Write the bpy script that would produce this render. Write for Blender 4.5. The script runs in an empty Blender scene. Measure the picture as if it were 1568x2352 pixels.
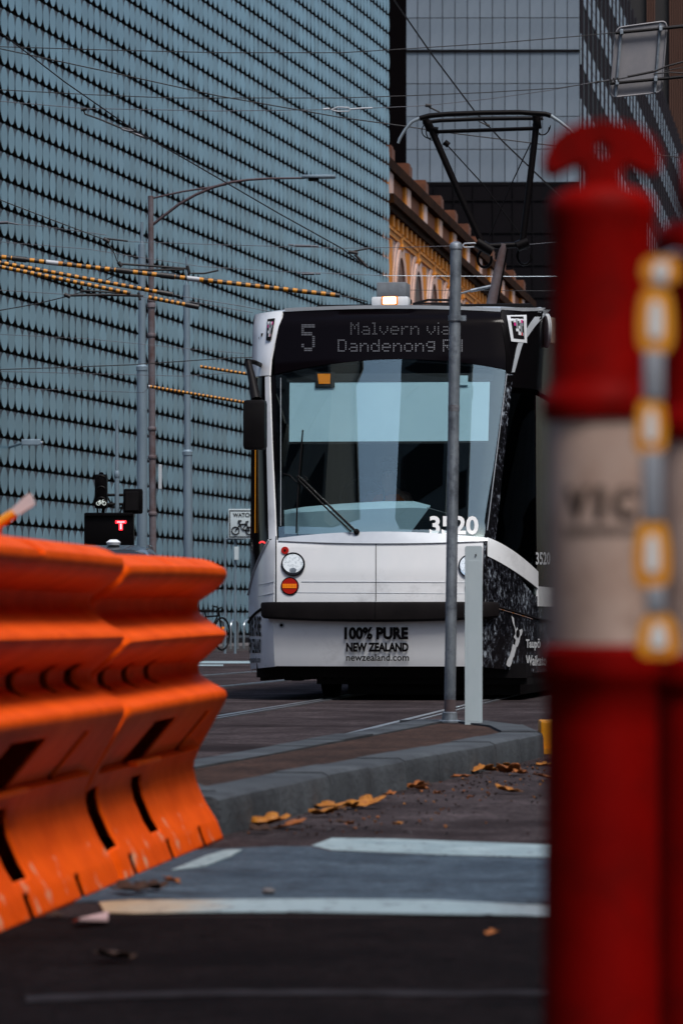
import bpy, bmesh, math, random
from mathutils import Vector, Matrix
R = math.radians
random.seed(7)
sc = bpy.context.scene
col = sc.collection

# ------------------------------------------------------------------ camera, sky, sun, exposure
F = 9000.0          # focal length in units of the layout grid (1568 x 2352)
CX, HY, CH = 784.0, 1428.0, 0.70
cam_d = bpy.data.cameras.new('camera'); cam = bpy.data.objects.new('camera', cam_d); col.objects.link(cam)
cam.location = (0, 0, CH); cam.rotation_euler = (R(90), 0, 0)
cam_d.sensor_width = 36; cam_d.sensor_fit = 'AUTO'; cam_d.lens = F / 2352 * 36
cam_d.shift_y = (HY - 1176) / 2352
cam_d.clip_start = 0.1; cam_d.clip_end = 3000
cam_d.dof.use_dof = True; cam_d.dof.focus_distance = 34.0; cam_d.dof.aperture_fstop = 7.7
sc.camera = cam
SUN_EL, SUN_AZ = 62.0, 150.0      # azimuth clockwise from +Y
w = bpy.data.worlds.new('World'); sc.world = w; w.use_nodes = True
nt = w.node_tree; bg = nt.nodes['Background']
sky = nt.nodes.new('ShaderNodeTexSky'); sky.sky_type = 'NISHITA'; sky.sun_disc = False
sky.sun_elevation = R(SUN_EL); sky.sun_rotation = R(SUN_AZ); sky.air_density = 1.2; sky.dust_density = 2.5; sky.ozone_density = 1.5
nt.links.new(sky.outputs[0], bg.inputs[0]); bg.inputs[1].default_value = 0.075
sun_d = bpy.data.lights.new('sun', 'SUN'); sun_d.energy = 1.5; sun_d.angle = R(16); sun_d.color = (1, .96, .92)
sun = bpy.data.objects.new('sun', sun_d); col.objects.link(sun)
dv = Vector((math.sin(R(SUN_AZ)) * math.cos(R(SUN_EL)), math.cos(R(SUN_AZ)) * math.cos(R(SUN_EL)), math.sin(R(SUN_EL))))
sun.rotation_euler = dv.to_track_quat('Z', 'Y').to_euler(); sun.location = (10, -10, 30)
sc.view_settings.view_transform = 'Standard'; sc.view_settings.look = 'None'
sc.view_settings.gamma = 1; sc.view_settings.use_curve_mapping = False
sc.view_settings.exposure = 0.95
try:
    sc.cycles.use_denoising = True; sc.cycles.max_bounces = 6; sc.cycles.transparent_max_bounces = 12
    sc.cycles.caustics_reflective = False; sc.cycles.caustics_refractive = False
except Exception: pass

# ------------------------------------------------------------------ layout helpers
def P(x, y, Y): return Vector(((x - CX) / F * Y, Y, CH + (HY - y) / F * Y))
def G(x, y, z=0.0):
    Y = F * (CH - z) / (y - HY); return Vector(((x - CX) / F * Y, Y, z))

# ------------------------------------------------------------------ materials
MATS = {}
def mat(name, c, rough=.6, metal=0.0, c2=None, scale=8.0, detail=6, bump=0.0, bscale=None, spec=.5, emit=None, estr=0,
        rnd=0.0, ramp=(.35, .65), vscale=(1, 1, 1), coat=0.0):
    if name in MATS: return MATS[name]
    m = bpy.data.materials.new(name); m.use_nodes = True; t = m.node_tree; b = t.nodes['Principled BSDF']
    b.inputs['Base Color'].default_value = (*c, 1); b.inputs['Roughness'].default_value = rough; b.inputs['Metallic'].default_value = metal
    b.inputs['Specular IOR Level'].default_value = spec; b.inputs['Coat Weight'].default_value = coat
    out = None
    if c2 is not None or bump:
        tc = t.nodes.new('ShaderNodeTexCoord'); mp = t.nodes.new('ShaderNodeMapping'); mp.inputs['Scale'].default_value = vscale
        t.links.new(tc.outputs['Object'], mp.inputs[0])
    if c2 is not None:
        n = t.nodes.new('ShaderNodeTexNoise'); n.inputs['Scale'].default_value = scale; n.inputs['Detail'].default_value = detail; n.inputs['Roughness'].default_value = .65
        t.links.new(mp.outputs[0], n.inputs['Vector'])
        r = t.nodes.new('ShaderNodeValToRGB'); r.color_ramp.elements[0].position = ramp[0]; r.color_ramp.elements[1].position = ramp[1]
        r.color_ramp.elements[0].color = (*c, 1); r.color_ramp.elements[1].color = (*c2, 1)
        t.links.new(n.outputs['Fac'], r.inputs[0]); out = r.outputs[0]
        rr = t.nodes.new('ShaderNodeMapRange'); rr.inputs['To Min'].default_value = max(0, rough - .08); rr.inputs['To Max'].default_value = min(1, rough + .1)
        t.links.new(n.outputs['Fac'], rr.inputs[0]); t.links.new(rr.outputs[0], b.inputs['Roughness'])
    if rnd:
        oi = t.nodes.new('ShaderNodeObjectInfo'); ge = t.nodes.new('ShaderNodeNewGeometry')
        ad = t.nodes.new('ShaderNodeMath'); ad.operation = 'ADD'; t.links.new(oi.outputs['Random'], ad.inputs[0]); t.links.new(ge.outputs['Random Per Island'], ad.inputs[1])
        fr = t.nodes.new('ShaderNodeMath'); fr.operation = 'FRACT'; t.links.new(ad.outputs[0], fr.inputs[0])
        mr = t.nodes.new('ShaderNodeMapRange'); mr.inputs['To Min'].default_value = 1 - rnd; mr.inputs['To Max'].default_value = 1 + rnd
        t.links.new(fr.outputs[0], mr.inputs[0])
        mx = t.nodes.new('ShaderNodeVectorMath'); mx.operation = 'SCALE'
        if out: t.links.new(out, mx.inputs[0])
        else: mx.inputs[0].default_value = c
        t.links.new(mr.outputs[0], mx.inputs['Scale']); out = mx.outputs[0]
    if out: t.links.new(out, b.inputs['Base Color'])
    if bump:
        n2 = t.nodes.new('ShaderNodeTexNoise'); n2.inputs['Scale'].default_value = bscale or scale * 6; n2.inputs['Detail'].default_value = 4
        t.links.new(mp.outputs[0], n2.inputs['Vector'])
        bp = t.nodes.new('ShaderNodeBump'); bp.inputs['Strength'].default_value = bump; bp.inputs['Distance'].default_value = .02
        t.links.new(n2.outputs['Fac'], bp.inputs['Height']); t.links.new(bp.outputs[0], b.inputs['Normal'])
    if emit: b.inputs['Emission Color'].default_value = (*emit, 1); b.inputs['Emission Strength'].default_value = estr
    MATS[name] = m; return m

def grain(m, amount=.6, scale=170):
    t = m.node_tree; b = t.nodes['Principled BSDF']; src = b.inputs['Base Color'].links[0].from_socket
    tc = t.nodes.new('ShaderNodeTexCoord'); n = t.nodes.new('ShaderNodeTexNoise'); n.inputs['Scale'].default_value = scale; n.inputs['Detail'].default_value = 3; t.links.new(tc.outputs['Object'], n.inputs['Vector'])
    n2 = t.nodes.new('ShaderNodeTexVoronoi'); n2.inputs['Scale'].default_value = scale * .33; t.links.new(tc.outputs['Object'], n2.inputs['Vector'])
    n3 = t.nodes.new('ShaderNodeTexNoise'); n3.inputs['Scale'].default_value = scale * .07; n3.inputs['Detail'].default_value = 6; t.links.new(tc.outputs['Object'], n3.inputs['Vector'])
    sp = t.nodes.new('ShaderNodeSeparateXYZ'); t.links.new(n2.outputs['Color'], sp.inputs[0])
    a = t.nodes.new('ShaderNodeMath'); a.operation = 'ADD'; t.links.new(n.outputs['Fac'], a.inputs[0]); t.links.new(sp.outputs[0], a.inputs[1])
    a2 = t.nodes.new('ShaderNodeMath'); a2.operation = 'ADD'; t.links.new(a.outputs[0], a2.inputs[0]); t.links.new(n3.outputs['Fac'], a2.inputs[1])
    mr = t.nodes.new('ShaderNodeMapRange'); mr.inputs['From Min'].default_value = .8; mr.inputs['From Max'].default_value = 2.2; mr.inputs['To Min'].default_value = 1 - amount; mr.inputs['To Max'].default_value = 1 + amount * 1.5
    t.links.new(a2.outputs[0], mr.inputs[0]); v = t.nodes.new('ShaderNodeVectorMath'); v.operation = 'SCALE'; t.links.new(src, v.inputs[0]); t.links.new(mr.outputs[0], v.inputs['Scale']); t.links.new(v.outputs[0], b.inputs['Base Color'])
    return m

def glass_mat(name, tint, ior=1.55, rough=0.0):
    m = bpy.data.materials.new(name); m.use_nodes = True; t = m.node_tree; t.nodes.clear()
    o = t.nodes.new('ShaderNodeOutputMaterial'); tr = t.nodes.new('ShaderNodeBsdfTransparent'); tr.inputs[0].default_value = (*tint, 1)
    g = t.nodes.new('ShaderNodeBsdfGlossy'); g.inputs['Roughness'].default_value = rough; g.inputs[0].default_value = (.80, .95, .93, 1)
    lw = t.nodes.new('ShaderNodeLayerWeight'); lw.inputs[0].default_value = .5; f0 = ((ior - 1) / (ior + 1)) ** 2
    pw_ = t.nodes.new('ShaderNodeMath'); pw_.operation = 'POWER'; pw_.inputs[1].default_value = 5; t.links.new(lw.outputs['Facing'], pw_.inputs[0])
    f = t.nodes.new('ShaderNodeMath'); f.operation = 'MULTIPLY_ADD'; f.inputs[1].default_value = 1 - f0; f.inputs[2].default_value = f0; t.links.new(pw_.outputs[0], f.inputs[0])
    mx = t.nodes.new('ShaderNodeMixShader'); t.links.new(f.outputs[0], mx.inputs[0]); t.links.new(tr.outputs[0], mx.inputs[1]); t.links.new(g.outputs[0], mx.inputs[2])
    t.links.new(mx.outputs[0], o.inputs[0]); return m

ASPHALT = mat('asphalt', (.024, .018, .019), .95, c2=(.078, .062, .066), scale=1.1, detail=12, bump=.9, bscale=90, ramp=(.3, .72), spec=.1)
ASPHALT_NEAR = mat('asphalt_near_dark', (.0028, .0018, .0021), .95, c2=(.0078, .0054, .0058), scale=2.4, detail=12, bump=.7, bscale=90, spec=.06)  # separate asphalt patch; the vignette of the foreground is put into its colour
ASPHALT_GREY = mat('asphalt_grey', (.032, .047, .066), .85, c2=(.060, .086, .114), scale=2.2, detail=12, bump=.4, bscale=70, spec=.1)
ASPHALT_ISLE = mat('asphalt_island', (.022, .012, .009), .95, c2=(.055, .031, .024), scale=1.6, detail=12, bump=.7, bscale=90, spec=.2)
for m_, a_ in ((ASPHALT, .75), (ASPHALT_NEAR, .7), (ASPHALT_GREY, .35), (ASPHALT_ISLE, .75)): grain(m_, a_)
PAVE = mat('footpath_stone', (.07, .06, .06), .8, c2=(.11, .1, .1), scale=1.2, bump=.2)
PAINT_WHITE = mat('road_paint', (.19, .27, .30), .7, c2=(.34, .44, .47), scale=3, detail=10, bump=.2, bscale=60)
PAINT_YEL = mat('road_paint_yellow', (.45, .26, .10), .7, c2=(.6, .42, .26), scale=3, detail=10)
def chips(m, lo=.36, hi=.44, scale=22, dark=(.03, .026, .03)):
    t = m.node_tree; b = t.nodes['Principled BSDF']; src = b.inputs['Base Color'].links[0].from_socket
    tc = t.nodes.new('ShaderNodeTexCoord'); n = t.nodes.new('ShaderNodeTexNoise'); n.inputs['Scale'].default_value = scale; n.inputs['Detail'].default_value = 9; n.inputs['Roughness'].default_value = .7; t.links.new(tc.outputs['Object'], n.inputs['Vector'])
    r = t.nodes.new('ShaderNodeValToRGB'); r.color_ramp.elements[0].position = lo; r.color_ramp.elements[1].position = hi; t.links.new(n.outputs['Fac'], r.inputs[0])
    x = t.nodes.new('ShaderNodeMixRGB'); t.links.new(r.outputs[0], x.inputs[0]); x.inputs[1].default_value = (*dark, 1); t.links.new(src, x.inputs[2]); t.links.new(x.outputs[0], b.inputs['Base Color']); return m
chips(PAINT_WHITE)
PAINT_FADE = mat('road_paint_faded', (.18, .26, .29), .7, c2=(.33, .43, .46), scale=3, detail=10)
def fade():
    t = PAINT_FADE.node_tree; b = t.nodes['Principled BSDF']; src = b.inputs['Base Color'].links[0].from_socket
    tc = t.nodes.new('ShaderNodeTexCoord'); sx = t.nodes.new('ShaderNodeSeparateXYZ'); t.links.new(tc.outputs['Object'], sx.inputs[0])
    n = t.nodes.new('ShaderNodeTexNoise'); n.inputs['Scale'].default_value = 9; n.inputs['Detail'].default_value = 6; t.links.new(tc.outputs['Object'], n.inputs['Vector'])
    a = t.nodes.new('ShaderNodeMath'); a.operation = 'MULTIPLY_ADD'; a.inputs[1].default_value = .25; t.links.new(n.outputs['Fac'], a.inputs[0]); t.links.new(sx.outputs[0], a.inputs[2])
    r = t.nodes.new('ShaderNodeValToRGB'); mr = t.nodes.new('ShaderNodeMapRange'); mr.inputs['From Min'].default_value = -.6; mr.inputs['From Max'].default_value = .9; t.links.new(a.outputs[0], mr.inputs[0]); t.links.new(mr.outputs[0], r.inputs[0])
    e = r.color_ramp.elements; e[0].position = .10; e[0].color = (.42, .24, .09, 1); e[1].position = .95; e[1].color = (.20, .13, .10, 1)
    for p_, c_ in ((.22, (.40, .30, .20)), (.30, (.26, .34, .37)), (.68, (.24, .32, .35)), (.80, (.15, .16, .17))): q_ = e.new(p_); q_.color = (*c_, 1)
    m_ = t.nodes.new('ShaderNodeMixRGB'); m_.inputs[0].default_value = .75; t.links.new(src, m_.inputs[1]); t.links.new(r.outputs[0], m_.inputs[2]); t.links.new(m_.outputs[0], b.inputs['Base Color'])
fade(); chips(PAINT_FADE)
PAINT_OLD = mat('road_paint_worn', (.010, .008, .009), .9, c2=(.030, .028, .033), scale=6, detail=10, spec=.05)
STEEL = mat('rail_steel', (.35, .38, .42), .3, .9, c2=(.5, .53, .56), scale=3)
KERB = mat('bluestone', (.030, .032, .037), .8, c2=(.088, .101, .113), scale=3.2, detail=10, bump=.4, bscale=40, ramp=(.28, .72), rnd=.15, spec=.2)
JOINT = mat('dark_joint', (.02, .018, .018), .9)
GALV = mat('galvanised_steel', (.20, .235, .27), .5, .55, c2=(.36, .41, .46), scale=16, detail=8, vscale=(1, 1, .35), bump=.1)
PALEPLASTIC = mat('white_post_plastic', (.40, .49, .53), .5, c2=(.50, .58, .62), scale=3, vscale=(1, 1, .4))
GREYPOLE = mat('grey_pole_paint', (.17, .235, .29), .5, .2, c2=(.23, .31, .37), scale=4, vscale=(1, 1, .2))
RUST = mat('rusty_pole', (.10, .055, .05), .75, .2, c2=(.17, .16, .18), scale=2.2, detail=8, ramp=(.38, .6), bump=.1)
WIRE = mat('wire_black', (.012, .010, .011), .6)
WIRE_GREY = mat('wire_grey', (.10, .10, .115), .45, .5)
INSUL = mat('insulator_white', (.45, .47, .5), .4)
BLACK = mat('black_plastic', (.005, .0042, .005), .5, c2=(.009, .008, .0085), scale=5, spec=.12)
BLACKPAINT = mat('black_paint', (.003, .0025, .003), .45, spec=.08)
SLEEVE_Y = mat('sleeve_yellow', (.66, .27, .008), .5, c2=(.50, .18, .006), scale=5)
SLEEVE_K = mat('sleeve_black', (.012, .01, .01), .5)
RED_BOLL = mat('bollard_red', (.25, .002, .001), .6, c2=(.17, .0012, .0007), scale=7, detail=8, spec=.05)
BAND = mat('bollard_band', (.40, .26, .20), .6, c2=(.56, .42, .36), scale=9, detail=8, ramp=(.3, .6))
INK = mat('black_ink', (.006, .005, .006), .7, spec=.1)
YELLOW = mat('yellow_plastic', (.80, .33, .008), .45, c2=(.70, .25, .006), scale=20)
GLINT = mat('white_glint', (.70, .74, .76), .35)
T_WHITE = mat('tram_white', (.78, .82, .85), .28, c2=(.86, .88, .90), scale=1.6, detail=8, coat=.3, bump=.01, bscale=2, vscale=(1, 1, .5))
T_SILVER = mat('tram_silver', (.44, .48, .52), .35, .25, c2=(.54, .58, .62), scale=2, detail=8, coat=.2)
T_BLACK = mat('tram_black', (.003, .0025, .003), .25, spec=.15)
T_BUMPER = mat('bumper_rubber', (.0045, .0035, .004), .6, c2=(.009, .007, .0075), scale=4, spec=.12)
ROOFGREY = mat('roof_grey', (.23, .26, .28), .6, c2=(.14, .15, .17), scale=5)
AMBER = mat('amber_lens', (.75, .20, .01), .3, emit=(1, .3, .01), estr=.15)
REDLENS = mat('red_lens', (.45, .015, .01), .25, coat=.5)
LAMP = mat('lamp_on', (.9, .9, .9), .3, emit=(1, .95, .88), estr=3.0)
CHROME = mat('chrome', (.75, .78, .8), .08, 1.0)
LENS = mat('headlight_lens', (.85, .9, .94), .12, .5, c2=(.22, .26, .30), scale=38, emit=(.85, .93, 1), estr=.22, ramp=(.48, .6))
DOTS = mat('display_dots', (.032, .032, .04), .5, emit=(.75, .78, .88), estr=.018)
DOTSHI = mat('display_dots_bright', (.058, .06, .073), .5, emit=(.75, .78, .88), estr=.04)
GLASS = glass_mat('windscreen_glass', (.90, .97, .98), 2.25)
GLASS_DK = glass_mat('side_glass', (.30, .33, .34), 1.6)
HEADGLASS = mat('header_glass', (.003, .002, .003), .12, spec=.06)
BLIND = mat('blind_fabric', (.66, .84, .93), .8, c2=(.60, .78, .88), scale=2.5)
DASH = mat('dash_grey', (.50, .66, .74), .5, c2=(.43, .58, .66), scale=3)
INTERIOR = mat('interior_dark', (.012, .010, .011), .8)
ORANGE = mat('barrier_orange', (.86, .098, .0012), .58, c2=(.66, .062, .001), scale=5, detail=9, bump=.08, bscale=30, ramp=(.35, .75), spec=.1)
CONC = mat('concrete_dark', (.10, .095, .10), .85, c2=(.15, .145, .15), scale=1)

def scuff_orange():
    m = ORANGE; t = m.node_tree; b = t.nodes['Principled BSDF']
    base = b.inputs['Base Color'].links[0].from_socket
    tc = t.nodes.new('ShaderNodeTexCoord'); mp = t.nodes.new('ShaderNodeMapping'); mp.inputs['Scale'].default_value = (14, 5.5, 3.2); t.links.new(tc.outputs['Object'], mp.inputs[0])
    n = t.nodes.new('ShaderNodeTexNoise'); n.inputs['Scale'].default_value = 2.3; n.inputs['Detail'].default_value = 7; t.links.new(mp.outputs[0], n.inputs['Vector'])
    sx = t.nodes.new('ShaderNodeSeparateXYZ'); t.links.new(tc.outputs['Object'], sx.inputs[0])
    mr = t.nodes.new('ShaderNodeMapRange'); mr.inputs['From Min'].default_value = .02; mr.inputs['From Max'].default_value = .30; mr.inputs['To Min'].default_value = .16; mr.inputs['To Max'].default_value = -.05
    t.links.new(sx.outputs[2], mr.inputs[0])
    ad = t.nodes.new('ShaderNodeMath'); ad.operation = 'ADD'; t.links.new(n.outputs['Fac'], ad.inputs[0]); t.links.new(mr.outputs[0], ad.inputs[1])
    rp = t.nodes.new('ShaderNodeValToRGB'); rp.color_ramp.elements[0].position = .735; rp.color_ramp.elements[1].position = .86
    t.links.new(ad.outputs[0], rp.inputs[0])
    mx = t.nodes.new('ShaderNodeMixRGB'); t.links.new(rp.outputs[0], mx.inputs[0]); t.links.new(base, mx.inputs[1]); mx.inputs[2].default_value = (.62, .36, .22, 1)
    t.links.new(mx.outputs[0], b.inputs['Base Color'])
scuff_orange()

def foliage_wrap():
    m = bpy.data.materials.new('foliage_print'); m.use_nodes = True; t = m.node_tree; b = t.nodes['Principled BSDF']
    b.inputs['Roughness'].default_value = .25; b.inputs['Coat Weight'].default_value = .2
    tc = t.nodes.new('ShaderNodeTexCoord'); mp = t.nodes.new('ShaderNodeMapping'); mp.inputs['Scale'].default_value = (1, 1, .55); mp.inputs['Rotation'].default_value = (.4, .3, .2)
    t.links.new(tc.outputs['Object'], mp.inputs[0])
    n = t.nodes.new('ShaderNodeTexNoise'); n.inputs['Scale'].default_value = 2.6; n.inputs['Detail'].default_value = 5; t.links.new(tc.outputs['Object'], n.inputs['Vector'])
    n2 = t.nodes.new('ShaderNodeTexNoise'); n2.inputs['Scale'].default_value = 19; n2.inputs['Detail'].default_value = 4; n2.inputs['Roughness'].default_value = .7; n2.inputs['Distortion'].default_value = 2.2; t.links.new(mp.outputs[0], n2.inputs['Vector'])
    v = t.nodes.new('ShaderNodeTexVoronoi'); v.inputs['Scale'].default_value = 42; v.feature = 'F2'; t.links.new(mp.outputs[0], v.inputs['Vector'])
    m1 = t.nodes.new('ShaderNodeMath'); m1.operation = 'MULTIPLY'; t.links.new(n2.outputs['Fac'], m1.inputs[0]); t.links.new(n.outputs['Fac'], m1.inputs[1])
    m3 = t.nodes.new('ShaderNodeMath'); m3.operation = 'MULTIPLY'; t.links.new(m1.outputs[0], m3.inputs[0]); t.links.new(v.outputs['Distance'], m3.inputs[1])
    r = t.nodes.new('ShaderNodeValToRGB'); e = r.color_ramp.elements
    e[0].position = .14; e[0].color = (.003, .003, .004, 1); e[1].position = .36; e[1].color = (.36, .42, .48, 1)
    x = e.new(.19); x.color = (.012, .012, .016, 1); x = e.new(.245); x.color = (.06, .068, .085, 1)
    t.links.new(m3.outputs[0], r.inputs[0]); t.links.new(r.outputs[0], b.inputs['Base Color']); return m
WRAP = foliage_wrap()

# ------------------------------------------------------------------ mesh builder
class MB:
    def __init__(s): s.v = []; s.f = []; s.m = []
    def add(s, vs, fs, mi=0):
        o = len(s.v); s.v += [Vector(v) for v in vs]
        for f in fs: s.f.append([i + o for i in f]); s.m.append(mi)
        return s
    def box(s, c, d, rz=0, mi=0, M=None, bev=0):
        c = Vector(c); hx, hy, hz = d[0] / 2, d[1] / 2, d[2] / 2
        rot = M if M is not None else Matrix.Rotation(rz, 3, 'Z')
        if bev:
            b = min(bev, hx * .95, hy * .95, hz * .95); vs = []; 
            bm = bmesh.new(); bmesh.ops.create_cube(bm, size=1)
            for v in bm.verts: v.co = Vector((v.co.x * d[0], v.co.y * d[1], v.co.z * d[2]))
            bmesh.ops.bevel(bm, geom=list(bm.edges), offset=b, segments=2, affect='EDGES', profile=.6)
            bm.verts.index_update()
            s.add([c + rot @ v.co for v in bm.verts], [[v.index for v in f.verts] for f in bm.faces], mi); bm.free(); return s
        vs = [c + rot @ Vector((x * hx, y * hy, z * hz)) for x in (-1, 1) for y in (-1, 1) for z in (-1, 1)]
        s.add(vs, [(0, 1, 3, 2), (4, 6, 7, 5), (0, 4, 5, 1), (2, 3, 7, 6), (0, 2, 6, 4), (1, 5, 7, 3)], mi); return s
    def tube(s, pts, r, n=8, closed=False, mi=0, caps=True, mis=None):
        pts = [Vector(p) for p in pts]; N = len(pts)
        rs = r if isinstance(r, (list, tuple)) else [r] * N
        tan = []
        for i in range(N):
            a = pts[(i - 1) % N] if (closed or i > 0) else pts[i]; b = pts[(i + 1) % N] if (closed or i < N - 1) else pts[i]
            tan.append((b - a).normalized())
        t0 = tan[0]; up = Vector((0, 0, 1)) if abs(t0.z) < .9 else Vector((1, 0, 0)); nrm = t0.cross(up).normalized()
        rings = []
        for i in range(N):
            nrm = (nrm - tan[i] * nrm.dot(tan[i])).normalized(); bn = tan[i].cross(nrm)
            rings.append([pts[i] + (nrm * math.cos(2 * math.pi * k / n) + bn * math.sin(2 * math.pi * k / n)) * rs[i] for k in range(n)])
        vs = [v for rg in rings for v in rg]; M = N if closed else N - 1
        for i in range(M):
            j = (i + 1) % N
            base = len(s.v)
        o = len(s.v); s.v += vs
        for i in range(M):
            j = (i + 1) % N
            for k in range(n):
                l = (k + 1) % n; s.f.append([o + i * n + k, o + i * n + l, o + j * n + l, o + j * n + k]); s.m.append(mis[i] if mis else mi)
        if caps and not closed:
            s.f.append([o + k for k in range(n)][::-1]); s.m.append(mis[0] if mis else mi)
            s.f.append([o + (N - 1) * n + k for k in range(n)]); s.m.append(mis[-1] if mis else mi)
        return s
    def lathe(s, base, prof, n=24, mi=0, mis=None, axis=None):
        base = Vector(base); rot = Matrix.Identity(3) if axis is None else Vector(axis).to_track_quat('Z', 'Y').to_matrix()
        o = len(s.v)
        for (r, z) in prof:
            for k in range(n): s.v.append(base + rot @ Vector((r * math.cos(2 * math.pi * k / n), r * math.sin(2 * math.pi * k / n), z)))
        for i in range(len(prof) - 1):
            for k in range(n):
                l = (k + 1) % n; s.f.append([o + i * n + k, o + i * n + l, o + (i + 1) * n + l, o + (i + 1) * n + k]); s.m.append(mis[i] if mis else mi)
        s.f.append([o + k for k in range(n)][::-1]); s.m.append(mis[0] if mis else mi)
        s.f.append([o + (len(prof) - 1) * n + k for k in range(n)]); s.m.append(mis[-1] if mis else mi)
        return s
    def prism(s, poly, ext, mi=0):
        n = len(poly); ext = Vector(ext); a = [Vector(p) for p in poly]
        s.add(a + [p + ext for p in a], [list(range(n))[::-1], list(range(n, 2 * n))] + [(i, (i + 1) % n, (i + 1) % n + n, i + n) for i in range(n)], mi); return s
    def grid(s, rows, mi=0, thick=None, normals=None):
        nr, nc = len(rows), len(rows[0]); vs = [p for r in rows for p in r]
        fs = [(i * nc + j, i * nc + j + 1, (i + 1) * nc + j + 1, (i + 1) * nc + j) for i in range(nr - 1) for j in range(nc - 1)]
        if thick:
            n0 = nr * nc; back = []
            for i in range(nr):
                for j in range(nc):
                    a = rows[min(i + 1, nr - 1)][j] - rows[max(i - 1, 0)][j]; b = rows[i][min(j + 1, nc - 1)] - rows[i][max(j - 1, 0)]
                    back.append(rows[i][j] - b.cross(a).normalized() * thick)
            vs = vs + back
            fs += [tuple(n0 + k for k in f[::-1]) for f in fs]
            for j in range(nc - 1):
                fs.append((j + 1, j, n0 + j, n0 + j + 1)); q = (nr - 1) * nc; fs.append((q + j, q + j + 1, n0 + q + j + 1, n0 + q + j))
            for i in range(nr - 1):
                fs.append((i * nc, (i + 1) * nc, n0 + (i + 1) * nc, n0 + i * nc)); q = nc - 1; fs.append(((i + 1) * nc + q, i * nc + q, n0 + i * nc + q, n0 + (i + 1) * nc + q))
        s.add(vs, fs, mi); return s
    def build(s, name, mats, parent=None, smooth=None, kind=None, origin=None):
        off = Vector((0, 0, 0)); p = parent
        while p is not None: off += p.location; p = p.parent
        org = Vector(origin) if origin is not None else (Vector((0, 0, 0)) if parent is not None else Vector((0, 0, 0)))
        if parent is None and origin is not None: off = org
        me = bpy.data.meshes.new(name); me.from_pydata([tuple(v - off) for v in s.v], [], s.f)
        for m in (mats if isinstance(mats, (list, tuple)) else [mats]): me.materials.append(m)
        if any(s.m): me.polygons.foreach_set('material_index', s.m)
        bm = bmesh.new(); bm.from_mesh(me); bmesh.ops.recalc_face_normals(bm, faces=bm.faces); bm.to_mesh(me); bm.free()
        if smooth:
            me.polygons.foreach_set('use_smooth', [True] * len(me.polygons)); me.set_sharp_from_angle(angle=R(smooth))
        me.update()
        o = bpy.data.objects.new(name, me); col.objects.link(o)
        if parent is not None: o.parent = parent
        elif origin is not None: o.location = org
        if kind: o['kind'] = kind
        return o
def tag(o, label, cat, group=None):
    o['label'] = label; o['category'] = cat
    if group: o['group'] = group
    return o
def thing(name, loc, label, cat, group=None):
    e = bpy.data.objects.new(name, None); col.objects.link(e); e.location = loc; e.empty_display_size = .3
    return tag(e, label, cat, group)
def inst(src, name, loc, parent, rot=None):
    o = bpy.data.objects.new(name, src.data if hasattr(src, 'data') else src); col.objects.link(o)
    off = Vector((0, 0, 0)); p = parent
    while p is not None: off += p.location; p = p.parent
    o.parent = parent; o.location = Vector(loc) - off
    if rot: o.rotation_euler = rot
    return o

_txt = {}
def text_pts(s, bold=0.0, space=1.0):
    """flat triangulated lettering, normalised to the unit box"""
    key = (s, bold, space)
    if key in _txt: return _txt[key]
    cu = bpy.data.curves.new('lettering', 'FONT'); cu.body = s; cu.offset = bold; cu.resolution_u = 3; cu.space_character = space
    ob = bpy.data.objects.new('lettering', cu); col.objects.link(ob)
    dg = bpy.context.evaluated_depsgraph_get(); ev = ob.evaluated_get(dg); me = ev.to_mesh()
    me.calc_loop_triangles()
    vs = [(v.co.x, v.co.y) for v in me.vertices]; fs = [tuple(t.vertices) for t in me.loop_triangles]
    ev.to_mesh_clear(); bpy.data.objects.remove(ob); bpy.data.curves.remove(cu)
    x0 = min(v[0] for v in vs); x1 = max(v[0] for v in vs); y0 = min(v[1] for v in vs); y1 = max(v[1] for v in vs)
    r = ([((v[0] - x0) / (x1 - x0), (v[1] - y0) / (y1 - y0)) for v in vs], fs); _txt[key] = r; return r

# ------------------------------------------------------------------ ground and road
def sheet(name, poly, z, m, kind='structure'):
    mb = MB(); mb.prism([(p[0], p[1], z - .003) for p in poly], (0, 0, .003)); return mb.build(name, m, kind=kind)
g = MB(); g.add([(-700, -300, 0), (700, -300, 0), (700, 1500, 0), (-700, 1500, 0)], [(0, 1, 2, 3)]); g.build('road', ASPHALT, kind='structure')
def gl(x, y): q = G(x, y); return (q.x, q.y)
def gq(pts): return [gl(*p) for p in pts]
sheet('asphalt_patch', [(-6, 2.5), (7, 2.5), (7, 9.15), (-6, 9.32)], .004, ASPHALT_NEAR)
pL = gl(230, 2076)
sheet('crossing_surface', [(-1.0, 9.76), (7, 9.55), (7, 11.7), (-.2, 12.15), (-.55, 11.9), (-.6, 10.5)], .004, ASPHALT_GREY)
sheet('road_marking', [gl(715, 1948), gl(762, 1930), gl(900, 1932), gl(1264, 1946), (3.2, 11.9), (3.2, 11.0), gl(1264, 1975), gl(1000, 1968), gl(760, 1958)], .008, PAINT_WHITE)
sheet('road_marking', gq([(228, 2079), (300, 2074), (470, 2073), (760, 2071), (1000, 2074), (1180, 2083), (1420, 2094), (1420, 2124), (1190, 2108), (1000, 2106), (700, 2101), (470, 2101), (300, 2104), (240, 2102)]), .008, PAINT_FADE)
sheet('road_marking', gq([(395, 2004), (470, 1972), (520, 1957), (556, 1957), (530, 1972), (470, 1995)]), .008, PAINT_WHITE)
sheet('road_marking', gq([(60, 2296), (500, 2282), (1260, 2284), (1260, 2296), (500, 2294), (60, 2310)]), .008, PAINT_OLD)
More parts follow.
